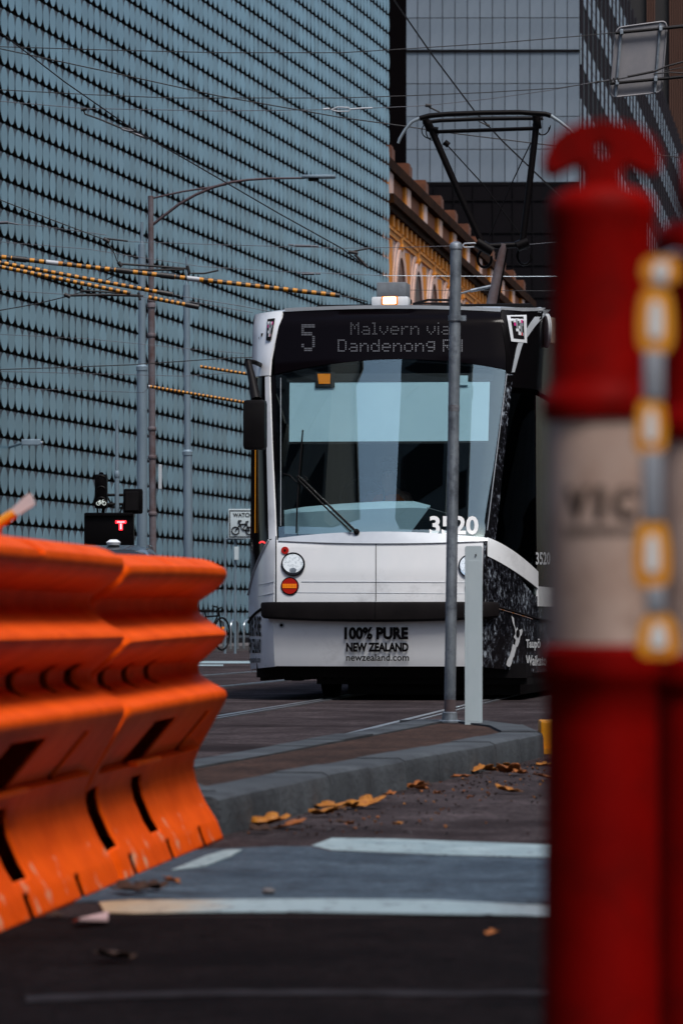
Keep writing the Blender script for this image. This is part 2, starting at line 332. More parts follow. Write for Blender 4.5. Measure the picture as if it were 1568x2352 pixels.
# rails
def rail(p, d, y0, y1, name='tram_rail'):
    d = Vector((d[0], d[1], 0)).normalized(); a = Vector((p[0], p[1], 0)); t0 = (y0 - a.y) / d.y; t1 = (y1 - a.y) / d.y
    n = Vector((d.y, -d.x, 0)); A = a + d * t0; B = a + d * t1; mb = MB()
    for (o, wd) in ((-.045, .05), (.045, .03)):
        mb.prism([A + n * (o - wd / 2) + Vector((0, 0, -.02)), A + n * (o + wd / 2) + Vector((0, 0, -.02)), A + n * (o + wd / 2) + Vector((0, 0, .010)), A + n * (o - wd / 2) + Vector((0, 0, .010))], B - A)
    return mb.build(name, STEEL, kind='structure')
TD = (.44, 3.75)
rail((-.86, 28.8), TD, 20, 200); rail((.63, 28.8), TD, 24.2, 200)
rail((-1.27, 42.0), (.8, 5.9), 30, 200); rail((-1.74, 50.8), (.47, 3.2), 36, 200)
sheet('road_marking', gq([(380, 1519), (600, 1519), (600, 1524), (380, 1524)]), .005, PAINT_WHITE)
sheet('road_marking', gq([(420, 1527), (513, 1527), (513, 1530), (420, 1530)]), .005, PAINT_WHITE)
# far footpath by the disc building
fp = [(-14.5, 70), (-6.5, 70), (1.0, 115), (6, 140), (-4, 145)]
mb = MB(); mb.prism([(x, y, -.05) for x, y in fp], (0, 0, .17)); mb.build('footpath', PAVE, kind='structure')

# ------------------------------------------------------------------ traffic island with kerb stones
isl = thing('traffic_island', (.35, 18, 0), 'low asphalt traffic island edged with bluestone kerb carrying two posts', 'traffic island')
HK = .13
outer = [Vector((-.392, 12.79, 0)), G(760, 1853), G(1010, 1795), G(1140, 1766), G(1248, 1738)]
inner_far = [G(405, 1752, HK), G(533, 1738, HK), G(902, 1664, HK)]
def along(pl, t):
    L = [(pl[i + 1] - pl[i]).length for i in range(len(pl) - 1)]; T = sum(L); d = t * T
    for i, l in enumerate(L):
        if d <= l or i == len(L) - 1: return pl[i].lerp(pl[i + 1], d / l), (pl[i + 1] - pl[i]).normalized()
        d -= l
def kerb_run(pl, n, side, w_=.22, lo=-.02):
    segs = []
    for p0, p1 in zip(pl, pl[1:]):
        m_ = max(1, round((p1 - p0).length / .85)); segs += [(p0.lerp(p1, i / m_), p0.lerp(p1, (i + 1) / m_)) for i in range(m_)]
    for a, b in segs:
        a = Vector((a.x, a.y, 0)); b = Vector((b.x, b.y, 0)); dd = (b - a).normalized(); nn = Vector((-dd.y, dd.x, 0)) * side
        a = a + dd * .004; b = b - dd * .004; h = HK + random.uniform(-.004, .004)
        prof = [(0, lo), (.004, h - .035), (.012, h - .012), (.035, h), (w_, h), (w_, lo)]
        mb = MB(); A = [a + nn * q[0] + Vector((0, 0, q[1])) for q in prof]; mb.prism(A, b - a)
        mb.build('kerb_stone', KERB, isl, smooth=35)
kerb_run(outer, 10, 1)
farl = [Vector((-.80, 15.4, 0)), Vector((-.50, 17.2, 0)), Vector((.24, 21.7, 0)), Vector((.42, 22.9, 0))]
kerb_run(farl, 8, -1)
endl = [Vector((1.05, 20.35, 0)), Vector((1.03, 21.6, 0)), Vector((.85, 22.7, 0)), Vector((.45, 22.95, 0))]
kerb_run(endl, 4, 1)
nearl = [Vector((-.80, 15.4, 0)), Vector((-.74, 13.9, 0)), Vector((-.64, 13.15, 0))]
kerb_run(nearl, 3, 1)
mb = MB(); poly = [Vector((p.x - .11, p.y + .03, 0)) for p in outer] + [Vector((.98, 21.5, 0)), Vector((.72, 22.85, 0)), Vector((.45, 23.1, 0)), Vector((.24, 21.7, 0)), Vector((-.50, 17.2, 0)), Vector((-.78, 15.4, 0)), Vector((-.68, 13.9, 0)), Vector((-.5, 13.15, 0))]
cen = sum(poly, Vector()) / len(poly); poly = [cen + (p - cen) * .98 for p in poly]
mb.prism([p + Vector((0, 0, -.03)) for p in poly], (0, 0, HK + .02)); mb.build('island_surface', ASPHALT_ISLE, isl)

# posts on the island
q = P(1032, 1659, 22.5); pz = HK - .012
post = thing('sign_post', (q.x, 22.5, pz), 'tall bare galvanised steel pole bolted to the traffic island', 'pole')
mb = MB(); lean = Vector((.036, 0, 0)); top = P(1046, 560, 22.5).z
mb.tube([(q.x, 22.5, pz), (q.x + .036, 22.5, top - .02)], .0325, 20); mb.build('pole', GALV, post, smooth=40)
mb = MB(); mb.lathe((q.x, 22.5, pz), [(.07, 0), (.07, .012), (.045, .018), (.042, .06), (.034, .065)], 20); mb.build('base_flange', GALV, post, smooth=40)
mb = MB(); mb.lathe((q.x + .036, 22.5, top - .03), [(.036, 0), (.036, .025), (.028, .036), (.012, .043)], 20); mb.build('cap', GALV, post, smooth=40)
cz = P(0, 731, 22.5).z
mb = MB(); mb.lathe((q.x + .031, 22.5, cz - .016), [(.033, 0), (.039, 0.001), (.039, .032), (.033, .033)], 20); mb.box((q.x + .079, 22.5, cz), (.03, .025, .03)); mb.build('clamp', GALV, post, smooth=40)
mb = MB(); mb.lathe((q.x + .024, 22.5, P(0, 945, 22.5).z), [(.0332, 0), (.0334, .002), (.0334, .034), (.0332, .036)], 20); mb.build('sticker', mat('sticker_grey', (.09, .09, .11), .6, c2=(.2, .21, .23), scale=40), post, smooth=40)
mb = MB(); mb.lathe((q.x + .002, 22.5, pz + .065), [(.0335, 0), (.0334, .05), (.0328, .07)], 20); mb.build('rust_band', RUST, post, smooth=40)
q = P(1087, 1664, 22.1)
wp = thing('marker_post', (q.x, 22.1, pz), 'short plain white plastic marker post beside the galvanised pole', 'post')
mb = MB(); tz = P(0, 1254, 22.1).z; hw = .049
pl = [(-hw, 0), (hw, 0), (hw, tz - pz - .008), (hw - .008, tz - pz), (-hw + .008, tz - pz), (-hw, tz - pz - .008)]
rows = []
for (u, z) in pl: pass
mb.prism([(q.x + u, 22.1 - .012, pz + z) for u, z in pl], (0, .03, 0)); mb.build('post', PALEPLASTIC, wp)
mb = MB(); mb.lathe((q.x + .012, 22.085, tz - .05), [(.005, 0), (.004, .004)], 10, axis=(0, -1, 0)); mb.build('bolt', BLACK, wp)
mb = MB(); mb.box((q.x, 22.085 + .005, pz + (tz - pz) * .47), (.07, .006, (tz - pz) * .9), bev=.002); mb.build('rib', PALEPLASTIC, wp)
q = P(1266, 1735, 20.6)
mb = MB(); mb.box((q.x, 20.9, .09), (.10, .28, .17), bev=.012); mb.box((q.x, 20.9, .015), (.16, .34, .03))
tag(mb.build('marker_block', YELLOW, origin=(q.x, 20.9, 0)), 'small yellow plastic block on the road at the island tip', 'marker')

# ------------------------------------------------------------------ orange water-filled barriers
def s_of(x): return 1033 - (1033 - 710) / 525 * x
def bar_axis(s): x = (1033 - s) / ((1033 - 710) / 525); return Vector(((x - CX) / s, F / s, 0))
E1 = bar_axis(710); E0 = bar_axis(1033); BD = (E1 - E0).normalized(); BN = Vector((BD.y, -BD.x, 0))   # BN points to the street side
def Yx(x): return (Vector((0, 0, 0)) + bar_axis(s_of(x)) - E1).dot(-BD)       # metres back from the far end
HB = .27
PROF = [(0.0, -.008), (.06, -.03), (.125, -.07), (.19, -.098), (.23, -.106), (.255, -.104), (.30, -.085), (.445, -.004), (.455, 0), (.47, .002), (.48, -.003),
        (.505, -.045), (.537, -.088), (.555, -.091), (.572, -.088), (.60, -.058), (.652, -.002), (.66, .001), (.668, -.001), (.69, -.035), (.734, -.089), (.755, -.091), (.775, -.088),
        (.815, -.028), (.842, -.001), (.856, .002), (.870, -.002), (.893, -.045), (.902, -.075), (.904, -.11)]
def resample(pr, n):
    L = [0]
    for a, b in zip(pr, pr[1:]): L.append(L[-1] + math.hypot(b[0] - a[0], b[1] - a[1]))
    out = []
    for k in range(n + 1):
        d = L[-1] * k / n; i = max(j for j in range(len(L)) if L[j] <= d + 1e-9); i = min(i, len(pr) - 2); t = (d - L[i]) / (L[i + 1] - L[i])
        out.append((pr[i][0] + (pr[i + 1][0] - pr[i][0]) * t, pr[i][1] + (pr[i + 1][1] - pr[i][1]) * t))
    return out
PR = resample(PROF, 96)
def barrier(t0, t1, yaw, feats, label, topf, sag=0):
    """t measured back from the far end along the street-side base line"""
    loc = E1 - BD * t1; loc = Vector((loc.x, loc.y, 0)) - BN * HB
    root = thing('road_barrier', loc, label, 'barrier', 'orange road barriers')
    Lb = t1 - t0
    cols_ = set([0, .004, .03, .06, Lb - .06, Lb - .03, Lb - .004, Lb])
    k = .1
    while k < Lb: cols_.add(round(k, 3)); k += .07
    for f in feats + topf:
        for e in (f[0], f[0] + .008, f[1] - .008, f[1]): cols_.add(round(t1 - e, 4))
    cols_ = sorted(c for c in cols_ if 0 <= c <= Lb)
    d = Matrix.Rotation(yaw, 3, 'Z') @ BD; n = Matrix.Rotation(yaw, 3, 'Z') @ BN
    mb = MB(); rows = []
    for c in cols_:
        tt = t1 - c; endt = min(c, Lb - c); row = []
        deep = .034 * min(1, max(0, (endt - .03) / .15))
        squeeze = .012 * max(0, 1 - endt / .06) ** 2
        for side in (1, -1):
            seq = PR if side == 1 else PR[::-1]
            for (z, o) in seq:
                zs = 1 - sag * max(0, 1 - c / Lb) ** 1.5
                dep = 0
                topz = 0
                for f in topf:
                    if f[0] + .004 < tt < f[1] - .004 and z > f[2]: topz = f[4]; dep = max(dep, f[4])
                row.append(loc + d * c + n * side * (HB + o - dep - squeeze - (deep * max(0, min(1, (-o - .02) / .07)) if z > .3 and z < .88 else 0)) + Vector((0, 0, z * zs - topz - squeeze)))
        rows.append(row)
    nr, nc = len(rows), len(rows[0]); zz_ = [z for z, o in PR] + [z for z, o in PR[::-1]]; fs = []
    for i in range(nr - 1):
        tm = t1 - (cols_[i] + cols_[i + 1]) / 2
        for j in range(nc - 1):
            zm = (zz_[j] + zz_[j + 1]) / 2; hole = False
            for f in feats:
                w_ = (f[1] - f[0]) / 2; rr = 1.0
                if abs(tm - (f[0] + f[1]) / 2) < w_ and f[2] < zm < f[3] and j != len(PR) - 1: hole = True
            if not hole: fs.append((i * nc + j, i * nc + j + 1, (i + 1) * nc + j + 1, (i + 1) * nc + j))
    mb.add([p for r_ in rows for p in r_], fs)
    mb.add(rows[0], [list(range(len(rows[0])))]); mb.add(rows[-1], [list(range(len(rows[-1])))])
    bo_ = mb.build('body', ORANGE, root, smooth=38)
    bm = bmesh.new(); bm.from_mesh(bo_.data); bmesh.ops.remove_doubles(bm, verts=bm.verts, dist=.0004); bmesh.ops.recalc_face_normals(bm, faces=bm.faces); bm.to_mesh(bo_.data); bm.free(); bo_.data.set_sharp_from_angle(angle=R(38))
    so = bo_.modifiers.new('wall_thickness', 'SOLIDIFY'); so.thickness = .007; so.offset = -1
    for f in feats:
        if f[4] > .15:
            lip = MB(); tm = (f[0] + f[1]) / 2; z = f[2]; o = -.106 + (z - .24) * .48
            lip.box(loc + d * (t1 - tm) + n * (HB + o - .002) + Vector((0, 0, z - .006)), (.03, f[1] - f[0] + .02, .016), rz=math.atan2(n.y, n.x), bev=.005); lip.build('slot_lip', ORANGE, root, smooth=40)
    mb = MB()
    for c in (.12, Lb * .5, Lb - .12): mb.box(loc + d * c + Vector((0, 0, .902 * (1 - sag * max(0, 1 - c / Lb) ** 1.5))), (.12, .10, .016), rz=math.atan2(n.y, n.x), bev=.005)
    mb.build('filler_cap', ORANGE, root, smooth=40)
    return root, loc, d, n
def T(x, h): t = Yx(x); return (t - h, t + h)
J = Yx(293)
far_feats = [(*T(395, .22), .30, .425, .16), (*T(489, .05), .30, .42, .05), (*T(262, .035), .30, .42, .05),
             (*T(395, .095), .095, .255, .13), (*T(300, .095), .095, .255, .13), (*T(480, .036), -.01, .055, .12), (*T(408, .036), -.01, .055, .12), (*T(324, .036), -.01, .055, .12)]
far_feats += [(*T(x, .055), .52, .588, .085) for x in (430, 383, 333)]
near_feats = [(*T(85, .24), .30, .425, .16), (*T(95, .10), .095, .255, .13), (*T(215, .04), .30, .42, .05),
              (*T(203, .036), -.01, .055, .12), (*T(88, .036), -.01, .055, .12)]
near_feats += [(*T(x, .055), .52, .588, .085) for x in (262, 210, 137, 67)]
far_top = [(*T(465, .02), .88, 1, .014), (*T(405, .035), .88, 1, .02), (*T(350, .02), .88, 1, .014)]
near_top = [(*T(215, .02), .88, 1, .014), (*T(140, .02), .88, 1, .014), (*T(98, .05), .86, 1, .035), (*T(30, .02), .88, 1, .014)]
bf, *_ = barrier(0, J - .012, 0.0, far_feats, 'orange plastic road barrier nearest the traffic island kerb', far_top, .022)
nbar, nloc, nd, nn_ = barrier(J + .012, J + 2.2, 0.0, near_feats, 'orange plastic road barrier nearer the camera with scuffed white base', near_top)
mb = MB(); pt = E1 - BD * Yx(55) - BN * .27
mb.box(Vector((pt.x, pt.y, .917)), (.30, .75, .026), rz=math.atan2(BN.y, BN.x), bev=.01); mb.build('joint_lug', ORANGE, nbar, smooth=40)
# paddle standing in the near barrier
pa = [P(18, 1178, 9.6), P(66, 1132, 9.6), P(74, 1136, 9.6), P(81, 1158, 9.6), P(44, 1182, 9.6)]
pad = thing('marker_paddle', (pa[0].x - .03, 9.6, .89), 'white paddle on a tilted orange stick above the near barrier', 'paddle')
mb = MB(); mb.prism(pa, (0, .02, 0)); mb.build('blade', mat('paddle_white', (.55, .56, .58), .5), pad)
mb = MB(); mb.tube([P(34, 1178, 9.61), P(0, 1201, 9.61), P(-60, 1238, 9.61)], .013, 10); mb.build('stick', YELLOW, pad, smooth=40)
# paper scrap and stone on the dark near asphalt
a = G(170, 2131); mb = MB(); pp = gq([(168, 2130), (250, 2120), (248, 2129), (182, 2137)])
mb.prism([(x, y, .012 + .01 * (i % 2)) for i, (x, y) in enumerate(pp)], (0, 0, .006)); tag(mb.build('paper_scrap', mat('paper_pink', (.40, .27, .27), .8), origin=(a.x, a.y, 0)), 'torn pale pink paper strip lying on the dark asphalt', 'litter')
a = G(617, 2058); mb = MB(); bm = bmesh.new(); bmesh.ops.create_icosphere(bm, subdivisions=2, radius=.014)
mb.add([Vector((v.co.x * 1.3, v.co.y, v.co.z * .7)) * random.uniform(.85, 1.15) + Vector((a.x, a.y, .012)) for v in bm.verts], [[v.index for v in f.verts] for f in bm.faces]); bm.free()
tag(mb.build('pebble', CONC, origin=(a.x, a.y, 0), smooth=60), 'single dark pebble on the grey crossing surface', 'stone')

# ------------------------------------------------------------------ fallen leaves
LEAF = [mat('leaf_yellow', (.44, .17, .008), .6, c2=(.26, .075, .006), scale=14), mat('leaf_orange', (.36, .105, .008), .65, c2=(.19, .05, .006), scale=14), mat('leaf_brown', (.05, .018, .007), .9, c2=(.018, .008, .005), scale=12)]
def leaf_mesh(seed, m):
    rd = random.Random(seed); lobes = 5; out = []
    for k in range(20):
        a = 2 * math.pi * k / 20; r = .5 * (.62 + .38 * abs(math.cos(lobes * a / 2))) * rd.uniform(.88, 1.1); out.append((r * math.cos(a), r * .75 * math.sin(a)))
    fold = rd.uniform(.25, .75); cup = rd.uniform(.1, .5)
    def zz(x, y): return abs(y) * fold + cup * x * x + rd.uniform(-.02, .03)
    vs = [(0, 0, .02)] + [(x * .5, y * .5, zz(x * .5, y * .5) + .01) for x, y in out] + [(x, y, max(.005, zz(x, y))) for x, y in out]
    fs = [(0, 1 + k, 1 + (k + 1) % 20) for k in range(20)] + [(1 + k, 21 + k, 21 + (k + 1) % 20, 1 + (k + 1) % 20) for k in range(20)]
    n = len(vs); vs2 = vs + [(x, y, z - .012) for x, y, z in vs]; fs2 = fs + [tuple(i + n for i in f[::-1]) for f in fs] + [(21 + k, 21 + n + k, 21 + n + (k + 1) % 20, 21 + (k + 1) % 20) for k in range(20)]
    me = bpy.data.meshes.new('fallen_leaf'); me.from_pydata(vs2, [], fs2); me.materials.append(m); me.polygons.foreach_set('use_smooth', [True] * len(me.polygons)); me.update(); return me
LM = [leaf_mesh(i, LEAF[[0, 0, 1, 1, 2][i % 5]]) for i in range(10)]
spots = [(749, 1877, .17, 0, 'big yellow leaf lying flat in front of the kerb'), (752, 1862, .19, 1, 'big curled yellow leaf propped on another by the kerb'), (840, 1858, .19, 0, 'long yellow curled leaf beside the big leaf pair'),
         (806, 1860, .09, 5, 'small yellow leaf tucked behind the long curled one'), (620, 1902, .17, 6, 'orange curled leaf closest to the barrier end'), (668, 1905, .15, 2, 'orange leaf with dark edge next to the barrier end'),
         (600, 1916, .12, 4, 'flat brown leaf lying nearest the barrier corner'), (893, 1833, .08, 3, 'small orange leaf alone against the kerb foot'), (958, 1815, .12, 7, 'orange leaf in the trio half way along the kerb'), (975, 1812, .10, 4, 'dark brown leaf in the trio half way along the kerb'), (968, 1820, .09, 3, 'thin orange leaf in front of the kerb trio'),
         (1060, 1791, .13, 2, 'orange leaf at the near edge of the long leaf drift'), (1082, 1778, .17, 0, 'large yellow leaf standing up in the long leaf drift'), (1118, 1776, .16, 5, 'broad yellow leaf in the middle of the leaf drift'), (1172, 1781, .20, 7, 'longest orange leaf at the far end of the drift'), (1192, 1783, .10, 3, 'little orange leaf ending the long drift'),
         (1160, 1766, .13, 1, 'yellow leaf behind the drift against the kerb'), (1138, 1761, .10, 4, 'dark curled leaf touching the kerb behind the drift'), (1165, 1825, .15, 0, 'lone yellow leaf out on the open asphalt'), (1252, 1793, .14, 2, 'orange leaf just beside the red bollard'),
         (1246, 1765, .09, 6, 'orange leaf between the island tip and red bollard'), (912, 1902, .055, 5, 'tiny yellow leaf crumb in front of the kerb middle'), (803, 1902, .05, 7, 'tiny orange leaf crumb below the big leaf pair'), (785, 1898, .08, 4, 'small brown leaf below the big leaf pair'), (300, 2058, .16, 4, 'dark brown leaf under the barrier side'), (345, 2052, .13, 9, 'brown crumpled leaf beside the barrier foot'), (395, 2036, .07, 3, 'small orange leaf beside the barrier foot'), (260, 2215, .13, 4, 'big dark dead leaf on the black asphalt'), (1130, 2158, .05, 3, 'tiny orange speck of leaf on the black asphalt'), (125, 2116, .06, 4, 'small brown leaf beside the pink paper strip'), (1004, 1830, .05, 7, 'tiny orange leaf piece on the asphalt past the kerb trio'), (1080, 1838, .04, 3, 'tiny crumb of leaf before the lone yellow leaf')]
for i, (x, y, s, k, lab) in enumerate(spots):
    o = bpy.data.objects.new('fallen_leaf', LM[k]); col.objects.link(o); q = G(x, y); o.location = (q.x, q.y, .012); rd = random.Random(i + 50)
    s *= .84; o.scale = (s, s, s); o.rotation_euler = (rd.uniform(-.25, .25), rd.uniform(-.25, .25), rd.uniform(-.7, .7) + (math.pi if i % 2 else 0)); tag(o, lab, 'leaf', 'fallen leaves along the kerb')
mb = MB(); rd = random.Random(5)
for i in range(420):
    t = rd.random(); p_, d_ = along(outer, t); o = abs(rd.gauss(0, .35)) + .03; n_ = Vector((d_.y, -d_.x, 0)); c = Vector((p_.x, p_.y, 0)) + n_ * o; s = rd.uniform(.003, .009); a = rd.uniform(0, 6)
    mb.add([c + Vector((math.cos(a + k * 2.1) * s, math.sin(a + k * 2.1) * s, .008 + rd.uniform(0, s))) for k in range(3)] + [c + Vector((0, 0, .004))], [(0, 1, 2), (0, 3, 1), (1, 3, 2), (2, 3, 0)], rd.choice([0, 1, 2, 2, 3]))
mb.build('gutter_grit', LEAF + [CONC], kind='stuff')
for o in col.objects:
    if o.name.startswith('gutter_grit'): tag(o, 'fine leaf crumbs and grit scattered along the kerb gutter', 'grit')

# ------------------------------------------------------------------ red bollards and link chain
def bollard(x, Y, zs, trot, label, txt):
    cx = (x - CX) / F * Y; root = thing('traffic_bollard', (cx, Y, 0), label, 'bollard', 'red traffic bollards')
    c = Vector((cx, Y, 0)); k = zs
    def L(name, prof, m, mis=None): mb = MB(); mb.lathe(c, [(r, z * k) for r, z in prof], 40, mis=mis); return mb.build(name, m, root, smooth=35)
    L('base', [(.16, 0), (.16, .03), (.13, .05), (.075, .06), (.062, .08)], BLACK)
    L('body', [(.060, .08), (.055, .16), (.052, .60), (.052, .641), (.0555, .646), (.0565, .660), (.0555, .674), (.051, .677), (.051, .679)], RED_BOLL)
    L('reflective_band', [(.0495, .679), (.050, .685), (.050, .878), (.0495, .884)], BAND)
    L('upper_body', [(.050, .884), (.0535, .886), (.055, .897), (.0545, .905), (.050, .912), (.0475, .925), (.0475, 1.06), (.0485, 1.066), (.0495, 1.075), (.049, 1.084), (.045, 1.091), (.035, 1.096), (.022, 1.10), (.019, 1.105), (.019, 1.118)], RED_BOLL)
    # T-shaped handle: thick drooping arch with a small hole
    M = Matrix.Rotation(trot, 3, 'Z'); mb = MB()
    right = [(0, 283), (45, 288), (85, 301), (115, 325), (130, 352), (134, 382), (124, 400), (104, 403), (82, 393), (60, 380), (46, 384), (42, 452), (0, 452), (0, 364), (11, 360), (16, 348), (11, 336), (0, 332)]
    for sx in (-1, 1):
        bm = bmesh.new(); q_ = [(sx * a / 2500.0, CH + (HY - b) / 2500.0) for a, b in right]
        fr_ = [bm.verts.new(c + M @ Vector((a, -.026, z * k))) for a, z in q_]; bk_v = [bm.verts.new(c + M @ Vector((a, .026, z * k))) for a, z in q_]; n_ = len(q_)
        bm.faces.new(fr_); bm.faces.new(bk_v[::-1])
        for a in range(n_):
            if q_[a][0] == 0 and q_[(a + 1) % n_][0] == 0: continue
            bm.faces.new((fr_[a], bk_v[a], bk_v[(a + 1) % n_], fr_[(a + 1) % n_]))
        bm.edges.ensure_lookup_table()
        ed = [e for e in bm.edges if len(e.link_faces) == 2 and e.calc_face_angle(0) > .9]
        bmesh.ops.bevel(bm, geom=ed, offset=.010, segments=3, affect='EDGES', profile=.5); bm.verts.index_update()
        mb.add([v.co.copy() for v in bm.verts], [[v.index for v in f.verts] for f in bm.faces]); bm.free()
    mb.build('handle', RED_BOLL, root, smooth=50)
    if txt:
        mb = MB()
        def wrap(u, v, u0, u1, z0, z1, off=.0008):
            px = u0 + (u1 - u0) * u; ang = (px - x) / (F / Y) / .05; ang = max(-1.4, min(1.4, ang)); 
            return c + Vector((math.sin(ang) * (.05 + off), -math.cos(ang) * (.05 + off), z0 + (z1 - z0) * v))
        zt = P(0, 1122, Y).z; zb = P(0, 1198, Y).z
        for ch_, u0, u1 in (('V', 1284, 1346), ('I', 1358, 1378), ('C', 1394, 1458)):
            tp, tf = text_pts(ch_, .05); mb.add([wrap(u, v, u0, u1, zb, zt) for u, v in tp], tf)
        for i in range(15): 
            u0 = x - 96 + i * 13; mb.add([wrap(u, v, u0, u0 + 8, P(0, 1232, Y).z, P(0, 1212, Y).z) for u, v in ((0, 0), (1, 0), (1, 1), (0, 1))], [(0, 1, 2, 3)])
        mb.build('lettering', INK, root)
    return root
bollard(1380, 3.60, 1.0, 0.0, 'red bollard with T shaped handle and white band lettered VIC', True)
bollard(1624, 3.72, .985, R(90), 'red bollard cut by the frame edge behind the link chain', False)
# chain of moulded links
YC = 3.40; sC = F / YC
ch = thing('link_chain', P(1500, 590, YC) + Vector((0, 0, 0)), 'hanging chain of yellow plastic links with painted white highlights beside the red bollards', 'chain')
def link(x, y0, y1, wt, wb, n=18):
    """one moulded link: rounded solid outline tapering from wt to wb"""
    cy = (y0 + y1) / 2; h = (y1 - y0) / 2; out = []
    for k in range(28):
        a = 2 * math.pi * k / 28; sx = math.copysign(abs(math.cos(a)) ** .55, math.cos(a)); sy = math.copysign(abs(math.sin(a)) ** .7, math.sin(a))
        ww = (wt + wb) / 2 + (wt - wb) / 2 * sy; out.append((x + sx * ww / 2, cy - sy * h))
    return out
for (x, y0, y1, wt, wb) in ((1517, 588, 652, 88, 96), (1505, 656, 812, 76, 92), (1494, 912, 1044, 62, 78), (1497, 1192, 1350, 72, 92), (1511, 1408, 1512, 70, 112)):
    o2 = link(x, y0, y1, wt, wb); mb = MB(); mb.prism([P(px, py, YC - .008) for px, py in o2], (0, .016, 0)); lk = mb.build('link', YELLOW, ch, smooth=40)
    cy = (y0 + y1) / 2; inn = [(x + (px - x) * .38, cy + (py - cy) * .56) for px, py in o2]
    mb = MB(); mb.prism([P(px, py, YC - .0095) for px, py in inn], (0, .004, 0)); mb.build('reflector_or_glint', GLINT, lk)  # white centre paints the bright highlight onto the yellow link
CHGREY = mat('link_grey', (.26, .28, .32), .5)
for (x, y0, y1, ww) in ((1512, 640, 662, 36), (1499, 806, 922, 46), (1496, 1036, 1200, 44), (1503, 1345, 1412, 40)):
    mb = MB(); mb.box((P(x, (y0 + y1) / 2, YC)), (ww / sC, .02, (y1 - y0) / sC), bev=.004); mb.build('connector', CHGREY, ch, smooth=40)
mb = MB(); mb.tube([P(1517, 600, YC), P(1545, 585, YC + .05), P(1600, 590, 3.7)], .004, 8); mb.build('hook', STEEL, ch)

# ------------------------------------------------------------------ the tram
YT = 34.6; PH = R(9); XC = (863 - CX) / F * YT
cph, sph = math.cos(PH), math.sin(PH)
def lerp_tab(tab, z):
    if z <= tab[0][0]: return tab[0][1]
    for (z0, a), (z1, b) in zip(tab, tab[1:]):
        if z <= z1: return a + (b - a) * (z - z0) / (z1 - z0)
    return tab[-1][1]
A_T = [(.25, .12), (.31, .07), (.50, .045), (.58, .03), (.72, .03), (.88, .03), (1.15, .06), (1.40, .11), (1.5, .17), (2.9, .58), (3.05, .62), (3.42, .76), (3.50, .86)]
F_T = [(.25, .93), (1.45, .93), (1.5, .94), (2.9, 1.075), (3.1, 1.07), (3.46, 1.00)]
W_T = [(.25, 1.31), (.8, 1.325), (2.8, 1.31), (3.2, 1.32), (3.5, 1.33)]
def contour(q, z):
    s = -1 if q < 0 else 1; t = abs(q); Fz, W, a = lerp_tab(F_T, z), lerp_tab(W_T, z), lerp_tab(A_T, z); cc = .085
    if t <= 1: u = t * Fz; return s * u, a + cc * u * u
    vF = a + cc * Fz * Fz; V2 = max(vF + .40, 1.0)
    if t <= 2:
        k = t - 1; p0 = (Fz, vF); p1 = (Fz + .62 * (W - Fz), vF + .16 * (V2 - vF) + .04); p2 = (W, V2)
        u = (1 - k) ** 2 * p0[0] + 2 * k * (1 - k) * p1[0] + k * k * p2[0]; v = (1 - k) ** 2 * p0[1] + 2 * k * (1 - k) * p1[1] + k * k * p2[1]; return s * u, v
    return s * W, V2 + (t - 2) * 9.0
def L2W(u, v, z): return Vector((XC + u * cph + v * sph, YT - u * sph + v * cph, z))
def SW(q, z, off=0.0):
    u, v = contour(q, z)
    if off:
        e = .004; a = contour(q - e, z); b = contour(q + e, z); tx, ty = b[0] - a[0], b[1] - a[1]; l = math.hypot(tx, ty) or 1
        u += ty / l * off; v += -tx / l * off
    return L2W(u, v, z)
def proj(p): return CX + F * p.x / p.y, HY - F * (p.z - CH) / p.y
_tq = {}
def TQ(x, y):
    key = (round(x, 2), round(y, 2))
    if key in _tq: return _tq[key]
    q = (x - 878) / 248; q = max(-2.0, min(2.2, q)); z = CH + (HY - y) / 256; e = 1e-4
    if abs(q) > 1: q = math.copysign(1 + (abs(q) - 1) * 1.5, q)
    for it in range(40):
        p = proj(SW(q, z)); dx, dy = x - p[0], y - p[1]
        if abs(dx) + abs(dy) < .02: break
        a = proj(SW(q + e, z)); b = proj(SW(q, z + e)); j11, j21 = (a[0] - p[0]) / e, (a[1] - p[1]) / e; j12, j22 = (b[0] - p[0]) / e, (b[1] - p[1]) / e
        det = j11 * j22 - j12 * j21
        if abs(det) < 1e-6: break
        dq = (dx * j22 - dy * j12) / det; dz = (dy * j11 - dx * j21) / det
        q += max(-.15, min(.15, dq)); z += max(-.3, min(.3, dz))
    _tq[key] = (q, z); return q, z
def TP(x, y, off=0.0): q, z = TQ(x, y); return SW(q, z, off)
def polyl(pts, t):
    if len(pts) == 1: return pts[0]
    k = t * (len(pts) - 1); i = min(int(k), len(pts) - 2); f = k - i; return (pts[i][0] + (pts[i + 1][0] - pts[i][0]) * f, pts[i][1] + (pts[i + 1][1] - pts[i][1]) * f)
tram = thing('tram', L2W(0, 1.5, 0), 'white and black low floor tram facing the camera on route 5', 'tram')
def pic_patch(name, Lp, Rp, mats, parent=None, ns=16, nt=10, top=0, bot=0, off=0.0, thick=.02, smooth=40, mi=0):
    rows = []
    for j in range(nt + 1):
        t = j / nt; a = polyl(Lp, t); b = polyl(Rp, t); row = []
        for i in range(ns + 1):
            s = i / ns; x = a[0] + (b[0] - a[0]) * s; y = a[1] + (b[1] - a[1]) * s - (t * top + (1 - t) * bot) * 4 * s * (1 - s); row.append(TP(x, y, off))
        rows.append(row)
    mb = MB(); mb.grid(rows, thick=thick); return mb.build(name, mats, parent or tram, smooth=smooth)
